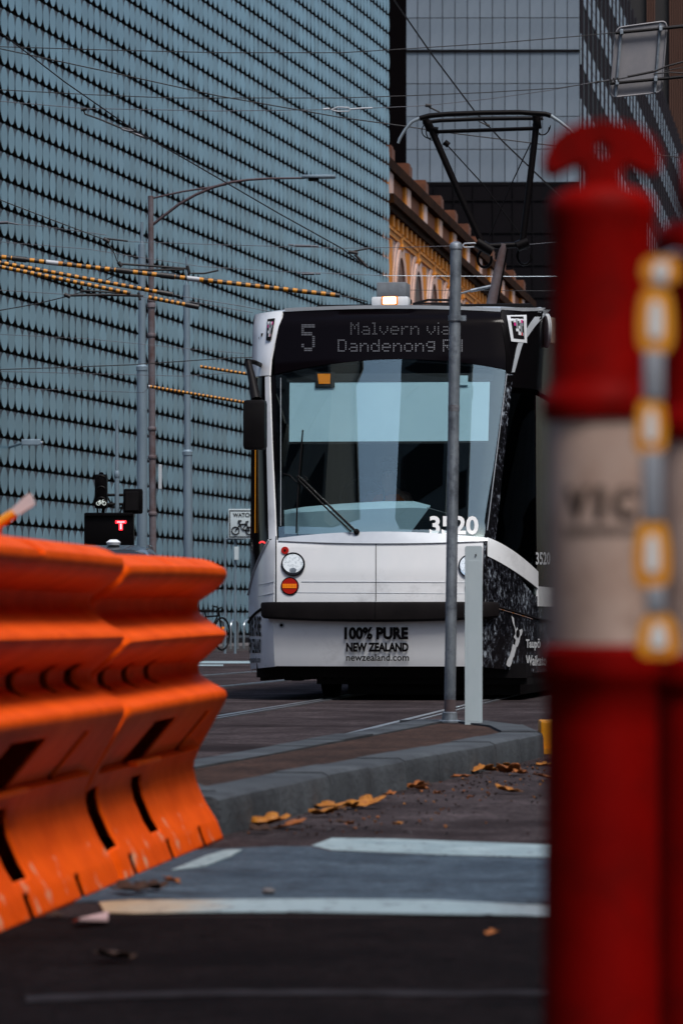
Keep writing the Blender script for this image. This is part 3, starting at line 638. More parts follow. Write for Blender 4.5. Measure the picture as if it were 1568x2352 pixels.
def qz_patch(name, qs, z0, z1, mats, parent=None, nz=8, off=0.0, thick=.02, smooth=40):
    f0 = z0 if callable(z0) else (lambda q: z0); f1 = z1 if callable(z1) else (lambda q: z1)
    rows = [[SW(q, f0(q) + (f1(q) - f0(q)) * j / nz, off) for q in qs] for j in range(nz + 1)]
    mb = MB(); mb.grid(rows, thick=thick); return mb.build(name, mats, parent or tram, smooth=smooth)
def fr(a, b, n): return [a + (b - a) * i / n for i in range(n + 1)]
def pic_text(s, x0, x1, y0, y1, m, parent, off=.004, bold=0.0, name='lettering', space=1.0, tilt=0.0):
    tp, tf = text_pts(s, bold, space); mb = MB()
    mb.add([TP(x0 + (x1 - x0) * u, y1 + (y0 - y1) * v + tilt * u, off) for u, v in tp], tf); return mb.build(name, m, parent)
def pic_disc(name, x, y, r, m, parent, off=.004, n=28, ry=None):
    ry = ry or r; mb = MB(); c = TP(x, y, off); ring = [TP(x + r * math.cos(2 * math.pi * k / n), y + ry * math.sin(2 * math.pi * k / n), off) for k in range(n)]
    back = [TP(x + r * math.cos(2 * math.pi * k / n), y + ry * math.sin(2 * math.pi * k / n), -.002) for k in range(n)]
    mb.add([c] + ring + back, [(0, 1 + k, 1 + (k + 1) % n) for k in range(n)] + [(1 + k, 1 + n + k, 1 + n + (k + 1) % n, 1 + (k + 1) % n) for k in range(n)]); return mb.build(name, m, parent)
# --- skirt
sk = qz_patch('front_skirt', fr(-1, 1, 24), .305, .79, T_WHITE, nz=10, off=-.004)
pic_text('100% PURE', 791, 937, 1440, 1469, INK, sk, .010, bold=.05)
pic_text('NEW ZEALAND', 795, 938, 1476, 1497, INK, sk, .010, bold=.05)
pic_text('newzealand.com', 795, 939, 1502, 1518, INK, sk, .010, bold=.018)
e = pic_disc('towing_eye', 647, 1436, 6.5, T_SILVER, sk, .004); pic_disc('socket', 647, 1436, 3.5, BLACK, e, .008)
lc = qz_patch('corner_skirt', fr(-2.3, -1.006, 18), lambda q: .30 - .04 * min(1, max(0, abs(q) - 1)), lambda q: .84 - .16 * min(1, max(0, (abs(q) - 1.1) * 1.2)), T_WHITE, nz=8)
pic_text('100% PURE', 570.5, 600, 1415, 1462, INK, lc, .006, bold=.03)
pic_text('NEW ZEALAND', 570, 600, 1467, 1500, INK, lc, .006, bold=.03)
pic_text('newzealand.com', 569.5, 599, 1507, 1522, INK, lc, .006, bold=.008)
qz_patch('side_skirt', fr(-3, -2.302, 10), .27, .68, T_WHITE, nz=3)
rs = qz_patch('wrapped_skirt', fr(1.008, 2.0, 20) + fr(2.02, 3, 14), lambda q: .30 - .06 * min(1, max(0, q - 1)), lambda q: .84 - .16 * min(1, max(0, (q - 1.1) * .9)), WRAP, nz=8)
NZ = [(1172, 1414), (1177, 1420), (1179, 1436), (1182, 1446), (1185, 1440), (1187, 1449), (1192, 1446), (1196, 1444), (1197, 1450), (1195, 1458), (1192, 1462), (1190, 1474), (1186, 1485), (1182, 1487), (1180, 1480), (1182, 1470), (1177, 1463), (1181, 1456), (1180, 1444), (1175, 1430)]
NZ2 = [(1175, 1479), (1180, 1482), (1183, 1487), (1180, 1500), (1178, 1508), (1175, 1512), (1172, 1524), (1168, 1532), (1163, 1530), (1160, 1526), (1163, 1515), (1167, 1508), (1172, 1492)]
mb = MB()
for pl_ in (NZ, NZ2):
    fr_ = [TP(x, y, .008) for x, y in pl_]; mb.add(fr_ + [p + Vector((.001, .004, 0)) for p in fr_], [list(range(len(pl_))), list(range(len(pl_), 2 * len(pl_)))])
MAPW = mat('print_white', (.62, .65, .68), .4)
mb.build('island_map', MAPW, rs); pic_disc('map_lake', 1186.5, 1455, 4, INK, rs, .011, ry=9)
pic_text('Taupō', 1204, 1237, 1467, 1494, MAPW, rs, .012, bold=.03); pic_text('Waikato', 1204, 1251, 1505, 1529, MAPW, rs, .012, bold=.03)
# --- bumper
rows = []
for (z, o) in ((.733, .0), (.735, .05), (.755, .075), (.85, .08), (.872, .07), (.876, .0)):
    rows.append([SW(q, z - (.035 * (1 - (q / 1.18) ** 2) if z < .8 else 0), o) for q in fr(-1.13, 1.18, 30)])
mb = MB(); mb.grid(rows, thick=.01); bp = mb.build('bumper', T_BUMPER, tram, smooth=40)
mb = MB(); mb.tube([SW(0.0, .725, .073), SW(0.0, .76, .079), SW(0.0, .87, .076)], .004, 6); mb.build('bumper_joint', INK, bp)
# --- bonnet
hood = pic_patch('bonnet', [(634, 1386), (635, 1240)], [(1114, 1390), (1118, 1240)], T_WHITE, ns=28, nt=14, top=2, bot=1)
pic_patch('bonnet_crest', [(640, 1242), (640, 1236)], [(1117, 1242), (1117, 1236)], T_SILVER, hood, ns=30, nt=3, top=15, bot=-6, off=.014, thick=.016)
mb = MB(); mb.tube([TP(863, y, .003) for y in range(1225, 1388, 12)], .0028, 6); mb.build('panel_gap', INK, hood)
mb = MB(); mb.tube([TP(x, 1336 + (x - 690) * .004, .0015) for x in range(692, 1100, 20)], .003, 6); mb.tube([TP(x, 1361 + (x - 690) * .006, .001) for x in range(650, 1110, 20)], .0022, 6); mb.build('crease', T_SILVER, hood, smooth=40)
mb = MB(); mb.tube([TP(634.5, y, .004) for y in range(1232, 1388, 10)], .004, 6); mb.tube([TP(1116.5, y, .004) for y in range(1240, 1392, 10)], .006, 6); mb.build('edge_seal', INK, hood)
def headlamp(x, y, sd=1):
    h = pic_disc('headlight', x, y, 25.5, T_BLACK, tram, .008); h2 = pic_disc('reflector_bowl', x, y, 24.5, CHROME, h, .012); pic_disc('lens', x - .5, y - 2, 23, LENS, h2, .016, ry=21.5); pic_disc('low_beam', x, y + 14, 8, GALV, h2, .019, ry=6)
    mb = MB(); ring = [TP(x + 26 * math.cos(a * .2244), y + 26 * math.sin(a * .2244), .012) for a in range(28)]; mb.tube(ring, .006, 6, closed=True); mb.build('bezel', T_BLACK, h, smooth=50)
    tl = pic_disc('tail_light', x - 8 * sd, y + 50, 20.5, T_BLACK, tram, .008); pic_disc('red_lens', x - 8 * sd, y + 50, 18, REDLENS, tl, .012)
    mb = MB()
    for i in range(9):
        for j in range(3): 
            X0 = x - 8 * sd - 16 + i * 3.6; Y0 = y + 45 + j * 3.4; mb.add([TP(a, b, .016) for a, b in ((X0, Y0), (X0 + 3, Y0), (X0 + 3, Y0 + 2.9), (X0, Y0 + 2.9))], [(0, 1, 2, 3)])
    mb.build('indicator_leds', AMBER, tl)
    m_ = pic_disc('marker_light', x - 19 * sd, y - 32, 8.5, REDLENS, tram, .010); pic_disc('marker_core', x - 19 * sd, y - 32, 2.5, INK, m_, .014)
headlamp(674, 1296); headlamp(1079, 1300, -1)
# --- left corner, pillar and window
def lc_top(q): return 1.45
cor = qz_patch('corner_panel', fr(-2.0, -1.006, 14), lambda q: .86 - .16 * min(1, max(0, (abs(q) - 1.1) * 1.2)), lambda q: 1.44 - .50 * min(1, max(0, (abs(q) - 1.12) / .75)), T_WHITE, nz=10)
mb = MB(); mb.tube([SW(q, .853 - .16 * min(1, max(0, (abs(q) - 1.1) * 1.2)), .004) for q in fr(-2.2, -1.05, 16)], .012, 6); mb.build('body_seam', INK, cor)
for y in (1336, 1362):
    mb = MB(); mb.tube([TP(x, y + 8 - (x - 592) * .22, .002) for x in range(594, 634, 6)], .0022, 5); mb.build('crease', T_SILVER, cor)
qz_patch('window_pillar', fr(-1.17, -1.006, 4), 1.44, 2.92, T_WHITE, nz=16)
cw = qz_patch('cab_window', fr(-2.0, -1.19, 8), lambda q: 1.44 - .46 * min(1, max(0, (abs(q) - 1.15) / .75)), 2.92, HEADGLASS, nz=14, off=-.012)
mb = MB(); mb.tube([SW(q, 1.43 - .48 * min(1, max(0, (abs(q) - 1.15) / .75)), .004) for q in fr(-2.0, -1.15, 14)], .012, 6); mb.build('window_trim', T_SILVER, cw, smooth=50)
mb = MB(); mb.tube([SW(-1.60, z, .0) for z in fr(1.5, 2.3, 6)], .005, 6); mb.build('window_handle', YELLOW, cw)
mb = MB(); mb.tube([TP(x, 1247 - 3 * math.sin((x - 597) / 12 * 3.14), .004) for x in range(597, 610, 3)], .008, 6); mb.build('side_marker', mat('marker_red', (.5, .02, .02), .3, emit=(1, .05, .05), estr=.6), cw)
qz_patch('side_panel', fr(-3, -2.005, 12), .69, 1.05, T_WHITE, nz=3); qz_patch('side_window_band', fr(-3, -2.005, 12), 1.06, 2.92, HEADGLASS, nz=3, off=-.01)
qz_patch('upper_corner', fr(-3, -2.05, 8) + fr(-2, -1.006, 14), 2.93, 3.53, T_WHITE, nz=8)
# --- right corner with foliage print
qz_patch('wrapped_corner', fr(1.008, 2.0, 22), lambda q: .86 - .16 * min(1, max(0, (q - 1.1) * .9)), lambda q: 1.43 - .50 * min(1, max(0, (q - 1.05) / .9)), WRAP, nz=12)
qz_patch('wrapped_side', fr(2.005, 3, 12), .69, .93, WRAP, nz=3)
mb = MB(); mb.tube([SW(q, .853 - .16 * min(1, max(0, (q - 1.1) * .9)), .004) for q in fr(1.1, 2.3, 20)], .012, 6); mb.build('body_seam', INK, tram)
pic_patch('white_swoosh', [(1118, 1277), (1118, 1234)], [(1234, 1352), (1234, 1313)], T_WHITE, ns=18, nt=4, top=9, bot=5, off=.006, thick=.01)
qz_patch('swoosh_tail', fr(2.0, 3, 10), .84, 1.02, T_WHITE, nz=2, off=.006)
qz_patch('wrapped_pillar', fr(1.006, 1.20, 4), 1.40, 2.92, WRAP, nz=14)
rw = qz_patch('cab_window', fr(1.22, 2.0, 10), lambda q: 1.41 - .50 * min(1, max(0, (q - 1.05) / .9)) + .03, 2.75, GLASS_DK, nz=12, off=-.012, thick=.008)
pic_text('3520', 1226, 1259, 1268, 1297, MAPW, rw, .016, bold=.02)
qz_patch('side_window_band', fr(2.005, 3, 12), 1.03, 2.75, HEADGLASS, nz=3, off=-.01)
qz_patch('upper_corner', fr(1.006, 2.0, 14) + fr(2.05, 3, 8), 2.80, 3.53, T_BLACK, nz=8)
pic_patch('corner_stripe', [(1174, 855), (1187, 790), (1215, 745), (1236, 712)], [(1180, 855), (1198, 790), (1228, 748), (1262, 711)], T_SILVER, ns=3, nt=14, off=.006, thick=.008)
pic_patch('roof_edge_trim', [(1150, 716), (1150, 706)], [(1240, 714), (1250, 707)], T_SILVER, ns=10, nt=3, off=.010, thick=.012)
# emblem stickers (pixel-block operator mark)
PIXG = mat('print_grey', (.22, .24, .26), .4); PIXM = mat('print_magenta', (.55, .02, .20), .4); PIXR = mat('print_red', (.5, .02, .03), .4)
def emblem(quad, frame, sx=1):
    def pt(u, v): a = [quad[0][i] + (quad[1][i] - quad[0][i]) * u for i in (0, 1)]; b = [quad[3][i] + (quad[2][i] - quad[3][i]) * u for i in (0, 1)]; return a[0] + (b[0] - a[0]) * v, a[1] + (b[1] - a[1]) * v
    def q_(name, u0, v0, u1, v1, m, par, off):
        rows = [[TP(*pt(u0 + (u1 - u0) * i / 4, v1 + (v0 - v1) * j / 4), off) for i in range(5)] for j in range(5)]; mb = MB(); mb.grid(rows, thick=.003); return mb.build(name, m, par)
    st = q_('emblem_sticker', -frame, -frame * .6, 1 + frame, 1 + frame * .6, MAPW if frame else INK, tram, .010); pn = q_('emblem_panel', 0, 0, 1, 1, INK, st, .014)
    for (a, b, c, d, k) in ((760, 395, 800, 450, 0), (765, 455, 800, 510, 2), (802, 395, 835, 560, 1), (860, 405, 895, 455, 0), (895, 405, 925, 460, 2), (865, 462, 930, 515, 1), (845, 512, 872, 560, 0), (874, 517, 910, 630, 1), (790, 562, 850, 610, 0), (830, 612, 884, 675, 0), (886, 625, 910, 680, 3), (912, 630, 935, 685, 1)):
        u0, u1 = (a - 725) / 225, (c - 725) / 225; v0, v1 = (b - 345) / 395, (d - 345) / 395
        if sx < 0: u0, u1 = 1 - u1, 1 - u0
        q_('emblem_block', u0, v0, u1, v1, [MAPW, PIXG, PIXM, PIXR][k], pn, .018)
emblem([(1170, 727), (1199, 727), (1201, 779), (1177, 777)], .26)
emblem([(617, 733), (633, 731), (624, 781), (614, 782)], 0)
# --- header and windscreen
hd = pic_patch('destination_header', [(631, 860), (630, 830), (632, 790), (640, 750), (655, 716)], [(1170, 850), (1171, 820), (1166, 785), (1158, 745), (1146, 716)], HEADGLASS, ns=26, nt=12, top=7, bot=30, off=0.0, thick=.03)
pic_patch('header_rim', [(655, 716), (654, 708)], [(1148, 716), (1152, 708)], T_SILVER, ns=24, nt=3, top=7, bot=7, off=.006, thick=.02)
FONT = {'M': '10001 11011 10101 10101 10001 10001 10001', 'a': '00000 00000 01110 00001 01111 10001 01111', 'l': '110 010 010 010 010 010 111', 'v': '00000 00000 10001 10001 10001 01010 00100', 'e': '00000 00000 01110 10001 11111 10000 01110',
        'r': '0000 0000 1011 1100 1000 1000 1000', 'n': '00000 00000 10110 11001 10001 10001 10001', 'i': '1 0 1 1 1 1 1', 'D': '11110 10001 10001 10001 10001 10001 11110', 'd': '00001 00001 01101 10011 10001 10001 01111', 'o': '00000 00000 01110 10001 10001 10001 01110',
        'g': '00000 01111 10001 10001 01111 00001 01110', 'R': '11110 10001 10001 11110 10100 10010 10001', '5': '11111 10000 11110 00001 00001 10001 01110', ' ': '00 00 00 00 00 00 00'}
def dots(s, x0, x1, y0, y1, m, sub=1):
    cols_ = []; own = []
    for ci, ch_ in enumerate(s):
        rr = FONT[ch_].split()
        for c in range(len(rr[0])): cols_.append([rr[r][c] == '1' for r in range(7)]); own.append(ci)
        cols_.append([False] * 7); own.append(ci)
    cols_ = cols_[:-1]; n = len(cols_); px, py = (x1 - x0) / n, (y1 - y0) / 7; mbs = {}
    for i, c in enumerate(cols_):
        mb = mbs.setdefault(own[i], MB())
        for r in range(7):
            if c[r]:
                for a in range(sub):
                    for b in range(sub):
                        X0 = x0 + (i + a / sub) * px; Y0 = y0 + (r + b / sub) * py; wx, wy = px / sub * .62, py / sub * .62
                        mb.add([TP(X0 + u, Y0 + v, .006) for u, v in ((0, 0), (wx, 0), (wx, wy), (0, wy))], [(0, 1, 2, 3)])
    for k_, mb in mbs.items():
        if mb.v: mb.build('display_character', m, hd)
dots('5', 693, 724, 745, 808, DOTSHI, 2); dots('Malvern via', 805, 1034, 741, 770, DOTS); dots('Dandenong Rd', 776, 1063, 780, 809, DOTSHI)
ws = pic_patch('windscreen', [(640, 1236), (637, 1050), (634, 862)], [(1124, 1236), (1147, 1040), (1170, 852)], GLASS, ns=26, nt=20, top=32, bot=3, off=0.0, thick=.006)
def border(Lp, Rp, nt=14, ns=3, **k): return pic_patch('windscreen_frame', Lp, Rp, T_BLACK, ws, ns=ns, nt=nt, off=-.014, thick=.01, **k)
border([(629, 1240), (622, 862)], [(652, 1240), (645, 862)]); border([(1114, 1240), (1162, 852)], [(1128, 1240), (1178, 852)])
pic_patch('windscreen_frame', [(629, 866), (629, 848)], [(1176, 858), (1176, 840)], T_BLACK, ws, ns=24, nt=3, top=30, bot=30, off=-.014, thick=.01)
pic_patch('windscreen_frame', [(640, 1242), (640, 1226)], [(1122, 1242), (1122, 1228)], T_BLACK, ws, ns=20, nt=2, top=0, bot=0, off=-.014, thick=.01)
pic_text('3520', 986, 1098, 1185, 1228, mat('number_white', (.85, .87, .88), .5), ws, .004, bold=.03)
mb = MB()
fr2 = [TP(645, y, .004) for y in range(868, 1226, 20)]; mb.tube(fr2, .003, 5); mb.build('glass_seal', T_SILVER, ws, smooth=40); mb = MB()
fr2 = [TP(1163 - (y - 856) * .125, y, .004) for y in range(858, 1226, 20)]; mb.tube(fr2, .004, 5); mb.build('glass_seal', T_SILVER, ws, smooth=40)
# wipers
def wiper(pts, blade):
    mb = MB(); mb.tube([TP(x, y, .05) for x, y in pts], .011, 6); o = mb.build('wiper', BLACK, tram, smooth=50)
    mb = MB(); mb.tube([TP(x, y, .022) for x, y in blade], .008, 6); mb.build('wiper_blade', BLACK, o, smooth=50); return o
wiper([(820, 1221), (760, 1163), (700, 1104), (688, 1094)], [(682, 1224), (684, 1160), (688, 1090), (697, 988)])
mb = MB(); mb.tube([TP(808, 1221, .045), TP(750, 1165, .045), TP(690, 1104, .045), TP(684, 1096, .03)], .008, 6); mb.tube([TP(700, 1094, .04), TP(708, 1098, .05), TP(706, 1108, .05)], .006, 6); mb.tube([TP(683, 1108, .04), TP(668, 1092, .03), TP(652, 1088, .015)], .006, 6); mb.build('wiper_linkage', BLACK, tram, smooth=50)
mb = MB(); c = TP(820, 1222, .02); mb.lathe(c, [(.026, 0), (.026, .02), (.014, .03)], 14, axis=(-sph, -cph, .2)); mb.build('wiper_hub', BLACK, tram, smooth=40)
# --- cab interior
def IN(x, y, v):   # picture column/row carried to a plane at local depth v
    p = P(x, y, YT)
    for _ in range(4):
        u = (p.x - XC) * cph - (p.y - YT) * sph; p = P(x, y, YT - u * sph + v * cph)
    return p
def panel(name, quad, v, m, d=.012, parent=None): mb = MB(); mb.prism([IN(x, y, v) for x, y in quad], Vector((sph, cph, 0)) * d); return mb.build(name, m, parent or tram)
cab = qz_patch('cab_back_wall', fr(-1, 1, 2), .9, 3.35, INTERIOR, nz=1)
cab.data.clear_geometry()
mb = MB()
for (a, b) in (((-1.2, 2.3, .9), (1.2, 2.34, 3.35)), ((-1.2, .75, .85), (1.2, 2.3, .9)), ((-1.2, .95, 3.3), (1.2, 2.3, 3.33)), ((-1.23, 1.0, .9), (-1.2, 2.3, 3.3))):
    vs = [L2W(x, y, z) for x in (a[0], b[0]) for y in (a[1], b[1]) for z in (a[2], b[2])]; mb.add(vs, [(0, 1, 3, 2), (4, 6, 7, 5), (0, 4, 5, 1), (2, 3, 7, 6), (0, 2, 6, 4), (1, 5, 7, 3)])
bpy.data.objects.remove(cab); cab = mb.build('cab_interior', INTERIOR, tram)
pic_patch('sun_blind', [(660, 1015), (661, 876)], [(1121, 1013), (1125, 874)], BLIND, ns=10, nt=4, off=-.05, thick=.004)
pic_patch('blind_roller', [(656, 877), (652, 858)], [(1130, 875), (1134, 856)], INTERIOR, ns=10, nt=2, off=-.045, thick=.03)
pic_patch('blind_bar', [(658, 1019), (658, 1014)], [(1123, 1017), (1123, 1012)], INTERIOR, ns=10, nt=1, off=-.04, thick=.02)
ab = pic_patch('amber_lamp_housing', [(722, 888), (722, 854)], [(766, 888), (766, 854)], INTERIOR, ns=3, nt=3, off=-.03, thick=.012); pic_patch('amber_lens', [(730, 881), (727, 858)], [(756, 881), (757, 858)], AMBER, ab, ns=3, nt=3, off=-.026, thick=.003)
pic_patch('rear_lamp_housing', [(1052, 884), (1052, 862)], [(1074, 884), (1074, 862)], BLIND, ns=3, nt=3, off=-.03, thick=.012)
mb = MB(); rows = []
topc = [(652, 1172), (700, 1164), (780, 1157), (880, 1151), (950, 1151), (988, 1161)]; frc = [(652, 1180), (700, 1176), (780, 1172), (880, 1168), (950, 1166), (984, 1168)]; bo = [(652, 1245), (700, 1245), (780, 1245), (860, 1245), (905, 1245), (930, 1240)]
rows = [[IN(x, y, .42) for x, y in bo], [IN(x, y, .40) for x, y in frc], [IN(x, y, .62) for x, y in topc]]
mb.grid(rows, thick=.02); mb.build('dashboard', DASH, tram, smooth=30)
mb = MB(); mb.grid([[IN(930, 1240, .42), IN(1000, 1240, .7)], [IN(984, 1168, .40), IN(1030, 1180, .7)]], thick=.02); mb.build('dashboard_side', mat('dash_dark', (.10, .11, .12), .6), tram)
mb = MB(); ring = [L2W(-.25 + .2 * math.cos(a * .2618), .85 + .06 * math.sin(a * .2618), 1.82 + .18 * math.sin(a * .2618)) for a in range(24)]; mb.tube(ring, .012, 6, closed=True); mb.build('control_hoop', INTERIOR, tram)
seat = panel('driver_seat', [(862, 1050), (925, 1048), (935, 1200), (852, 1200)], 1.32, mat('seat_dark', (.03, .022, .026), .8), .12)
def skinned(name, verts, edges, rad, m, parent, sub=1):
    me = bpy.data.meshes.new(name); me.from_pydata([tuple(v) for v in verts], edges, []); o = bpy.data.objects.new(name, me); col.objects.link(o)
    bm = bmesh.new(); bm.from_mesh(me); lay = bm.verts.layers.skin.verify()
    for k, v in enumerate(bm.verts): r = rad[k]; v[lay].radius = r if isinstance(r, tuple) else (r, r); v[lay].use_root = (k == 0)
    bm.to_mesh(me); bm.free(); md = o.modifiers.new('skin', 'SKIN'); md.use_smooth_shade = True; sb_ = o.modifiers.new('sub', 'SUBSURF'); sb_.levels = sub; sb_.render_levels = sub
    dg = bpy.context.evaluated_depsgraph_get(); dg.update(); nm = bpy.data.meshes.new_from_object(o.evaluated_get(dg)); bpy.data.objects.remove(o); nm.materials.clear(); nm.materials.append(m)
    nm.polygons.foreach_set('use_smooth', [True] * len(nm.polygons)); ob = bpy.data.objects.new(name, nm); col.objects.link(ob); ob.parent = parent; return ob
dp = IN(893, 1140, 1.02); drv = thing('person', (dp.x, dp.y, dp.z - .52), 'driver in orange safety vest sitting behind the tram windscreen', 'person')
SKIN = mat('skin', (.30, .17, .12), .6); VEST = mat('high_vis', (.75, .16, .03), .7)
def D(x, y, z): return Vector((x * cph + y * sph, -x * sph + y * cph, z))
vv = [D(0, 0, 0), D(0, 0, .26), D(0, -.01, .46), D(0, -.015, .585), D(0, -.03, .665), D(0, -.035, .76)]; ee = [(0, 1), (1, 2), (2, 3), (3, 4), (4, 5)]; rr_ = [(.16, .11), (.14, .10), (.15, .10), .055, (.075, .09), (.07, .085)]
for sx in (-1, 1):
    b = len(vv); vv += [D(sx * .17, 0, .50), D(sx * .24, -.14, .28), D(sx * .15, -.36, .27), D(sx * .13, -.43, .28)]; ee += [(2, b), (b, b + 1), (b + 1, b + 2), (b + 2, b + 3)]; rr_ += [.065, .045, .032, (.035, .02)]
    for f in range(5):
        c_ = len(vv); ox = (f - 2) * .017; vv += [D(sx * .13 + ox, -.48 + .012 * abs(f - 2), .275), D(sx * .13 + ox * 1.1, -.505 + .015 * abs(f - 2), .255)]; ee += [(b + 3, c_), (c_, c_ + 1)]; rr_ += [.009, .008]
    b = len(vv); vv += [D(sx * .10, -.12, -.02), D(sx * .13, -.46, .0), D(sx * .13, -.50, -.42), D(sx * .13, -.62, -.46)]; ee += [(0, b), (b, b + 1), (b + 1, b + 2), (b + 2, b + 3)]; rr_ += [.09, .065, .045, (.04, .03)]
skinned('body', vv, ee, rr_, SKIN, drv)
skinned('safety_vest', [D(0, 0, .02), D(0, 0, .26), D(0, -.01, .48), D(-.16, 0, .51), D(.16, 0, .51)], [(0, 1), (1, 2), (2, 3), (2, 4)], [(.175, .13), (.165, .12), (.17, .12), .085, .085], VEST, drv)
mb = MB(); hc = drv.location + D(0, -.015, .775); bm = bmesh.new(); bmesh.ops.create_icosphere(bm, subdivisions=2, radius=.1)
mb.add([hc + D(v.co.x * .85, v.co.y * 1.0 + .012, v.co.z * .75 + .02) for v in bm.verts if True], [[v.index for v in f.verts] for f in bm.faces if sum(v.co.z + v.co.y * .8 for v in f.verts) > -.04]); bm.free(); mb.build('hair', BLACK, drv, smooth=60)
mb = MB()
for sx in (-1, 1): mb.lathe(drv.location + D(sx * .030, -.122, .735), [(.004, -.004), (.009, 0), (.004, .004)], 8, axis=(-sph, -cph, 0))
mb.build('eyes', INTERIOR, drv); mb = MB(); mb.tube([drv.location + D(0, -.118, .735), drv.location + D(0, -.138, .70), drv.location + D(0, -.118, .692)], [.008, .013, .008], 8); mb.build('nose', SKIN, drv, smooth=60)
# --- mirrors
mb = MB(); mb.tube([TP(598, 838, .0) , P(585, 832, 35.3), P(566, 829, 35.2)], .022, 8); mb.tube([P(570, 832, 35.2), P(579, 870, 35.1), P(588, 918, 35.0)], [.030, .036, .05], 10); ma = mb.build('mirror_arm', BLACK, tram, smooth=50)
c = P(586, 976, 35.0); mb = MB(); mb.box(c, (.205, .14, .445), rz=R(-9), bev=.035); mb.build('mirror_housing', BLACK, ma, smooth=50)
c = P(1258, 760, 35.9); mb = MB(); mb.lathe(c, [(.02, -.01), (.155, 0), (.16, .012), (.15, .03), (.02, .04)], 24, axis=(-.985, -.17, 0)); mm = mb.build('round_mirror', T_WHITE, tram, smooth=40)
mb = MB(); mb.box(c + Vector((.03, -.02, 0)), (.05, .10, .24), rz=R(-20), bev=.01); mb.build('mirror_clamp', mat('beige_plastic', (.5, .38, .3), .5), mm)
# --- roof
mb = MB(); qs = fr(-3, -2.05, 4) + fr(-2, -1, 8) + fr(-.9, .9, 18) + fr(1, 2, 8) + fr(2.05, 3, 4)
edge = [SW(q, 3.525) for q in qs]; inn = []
for p in edge:
    c = L2W(0, 4.0, 0); d = Vector((c.x, c.y, p.z)) - p; inn.append(p + d.normalized() * .18 + Vector((0, 0, .035)))
mb.grid([edge, inn]); mb.add(inn, [list(range(len(inn)))]); mb.build('roof', T_SILVER, tram, smooth=40)
def rbox(name, u, v, z, d, m, parent=None, bev=.01): mb = MB(); mb.box(L2W(u, v, z), d, rz=-PH, bev=bev); return mb.build(name, m, parent or tram, smooth=40)
rl = rbox('roof_light_housing', -.02, 1.05, 3.61, (.34, .14, .085), T_WHITE, bev=.02); 
lp = rbox('roof_light_bezel', -.02, .975, 3.615, (.150, .02, .08), AMBER, rl); rbox('roof_light', -.02, .963, 3.615, (.118, .02, .062), LAMP, rl)
rbox('roof_box', -.06, 1.5, 3.745, (.27, .3, .14), ROOFGREY); rbox('roof_box_bracket', -.06, 1.45, 3.65, (.32, .3, .04), BLACK)
mb = MB(); mb.tube([L2W(.16, 1.2, 3.60), L2W(.30, 1.2, 3.635), L2W(.56, 1.2, 3.63), L2W(.62, 1.2, 3.58)], .012, 6); mb.tube([L2W(.18, 1.2, 3.605), L2W(.6, 1.2, 3.60)], .010, 6); mb.build('roof_rail', BLACK, tram)
rbox('roof_gear', .18, 3.0, 3.60, (2.0, 2.6, .07), BLACK); rbox('roof_strip', -.42, 1.25, 3.585, (.60, .1, .035), BLACK); 
# --- under the floor
for (u0, u1, v0, v1, z0, z1) in ((-1.15, 1.28, .45, 9.6, .20, .33), (-.62, 1.28, .55, 9.6, .14, .21), (-.36, 1.2, .7, 9.6, .045, .15)):
    mb = MB(); vs = [L2W(x, y, z) for x in (u0, u1) for y in (v0, v1) for z in (z0, z1)]; mb.add(vs, [(0, 1, 3, 2), (4, 6, 7, 5), (0, 4, 5, 1), (2, 3, 7, 6), (0, 2, 6, 4), (1, 5, 7, 3)]); mb.build('underframe', BLACK, tram)
mb = MB()
for i in range(14): mb.box(L2W(-1.1 + i * .075, .6, .195), (random.uniform(.03, .08), .2, random.uniform(.02, .06)), rz=-PH)
mb.build('cable_tray', BLACK, tram)
for u in (-.72, .72):
    for v in (2.0, 3.7): mb = MB(); mb.lathe(L2W(u, v, .3), [(.30, -.06), (.30, .04), (.33, .045), (.33, .06)], 28, axis=(cph, -sph, 0)); mb.build('wheel', BLACK, tram, smooth=40)
# --- pantograph
YP = 39.0; pan = MB(); PAN = mat('pantograph_steel', (.004, .003, .0035), .5, spec=.1); pan = None
def ptube(name, pts, r, m, par, n=8, Yd=None): mb = MB(); mb.tube([P(x, y, (YP if Yd is None else Yd) + (z[0] if z else 0)) for x, y, *z in pts], r, n); return mb.build(name, m, par, smooth=50)
mb = MB(); mb.tube([P(1126, 706, YP), P(1156, 560, YP)], [.052, .036], 12); pan = mb.build('pantograph', RUST, tram, smooth=50)
ptube('support_rod', [(1140, 700), (1163, 570)], .016, PAN, pan, Yd=39.2)
ptube('lower_bar', [(1108, 566), (1202, 562)], .03, PAN, pan); 
ptube('pantograph_arm', [(984, 283), (1000, 320), (1052, 440), (1112, 570)], .034, PAN, pan, 10); ptube('pantograph_arm', [(1232, 272), (1226, 330), (1212, 450), (1198, 565)], .034, PAN, pan, 10)
ptube('hinge', [(1094, 556), (1130, 578)], .055, PAN, pan); ptube('hinge', [(1186, 566), (1212, 556)], .055, PAN, pan)
ptube('cross_bar', [(996, 303), (1228, 295)], .020, PAN, pan)
ptube('contact_strip', [(963, 272), (985, 266), (1030, 262), (1110, 259), (1190, 258), (1252, 262), (1264, 266)], .026, PAN, pan, Yd=38.9); ptube('contact_strip', [(970, 282), (1010, 277), (1110, 273), (1200, 272), (1246, 272)], .02, PAN, pan, Yd=39.15)
HORN = mat('horn_grey', (.28, .33, .36), .35, .3)
ptube('horn', [(963, 272), (945, 280), (930, 298), (918, 318), (914, 329)], [.02, .017, .015, .016, .014], HORN, pan, Yd=38.9); ptube('horn', [(1264, 266), (1285, 280), (1308, 298), (1320, 313)], [.02, .017, .015, .014], HORN, pan, Yd=38.9)
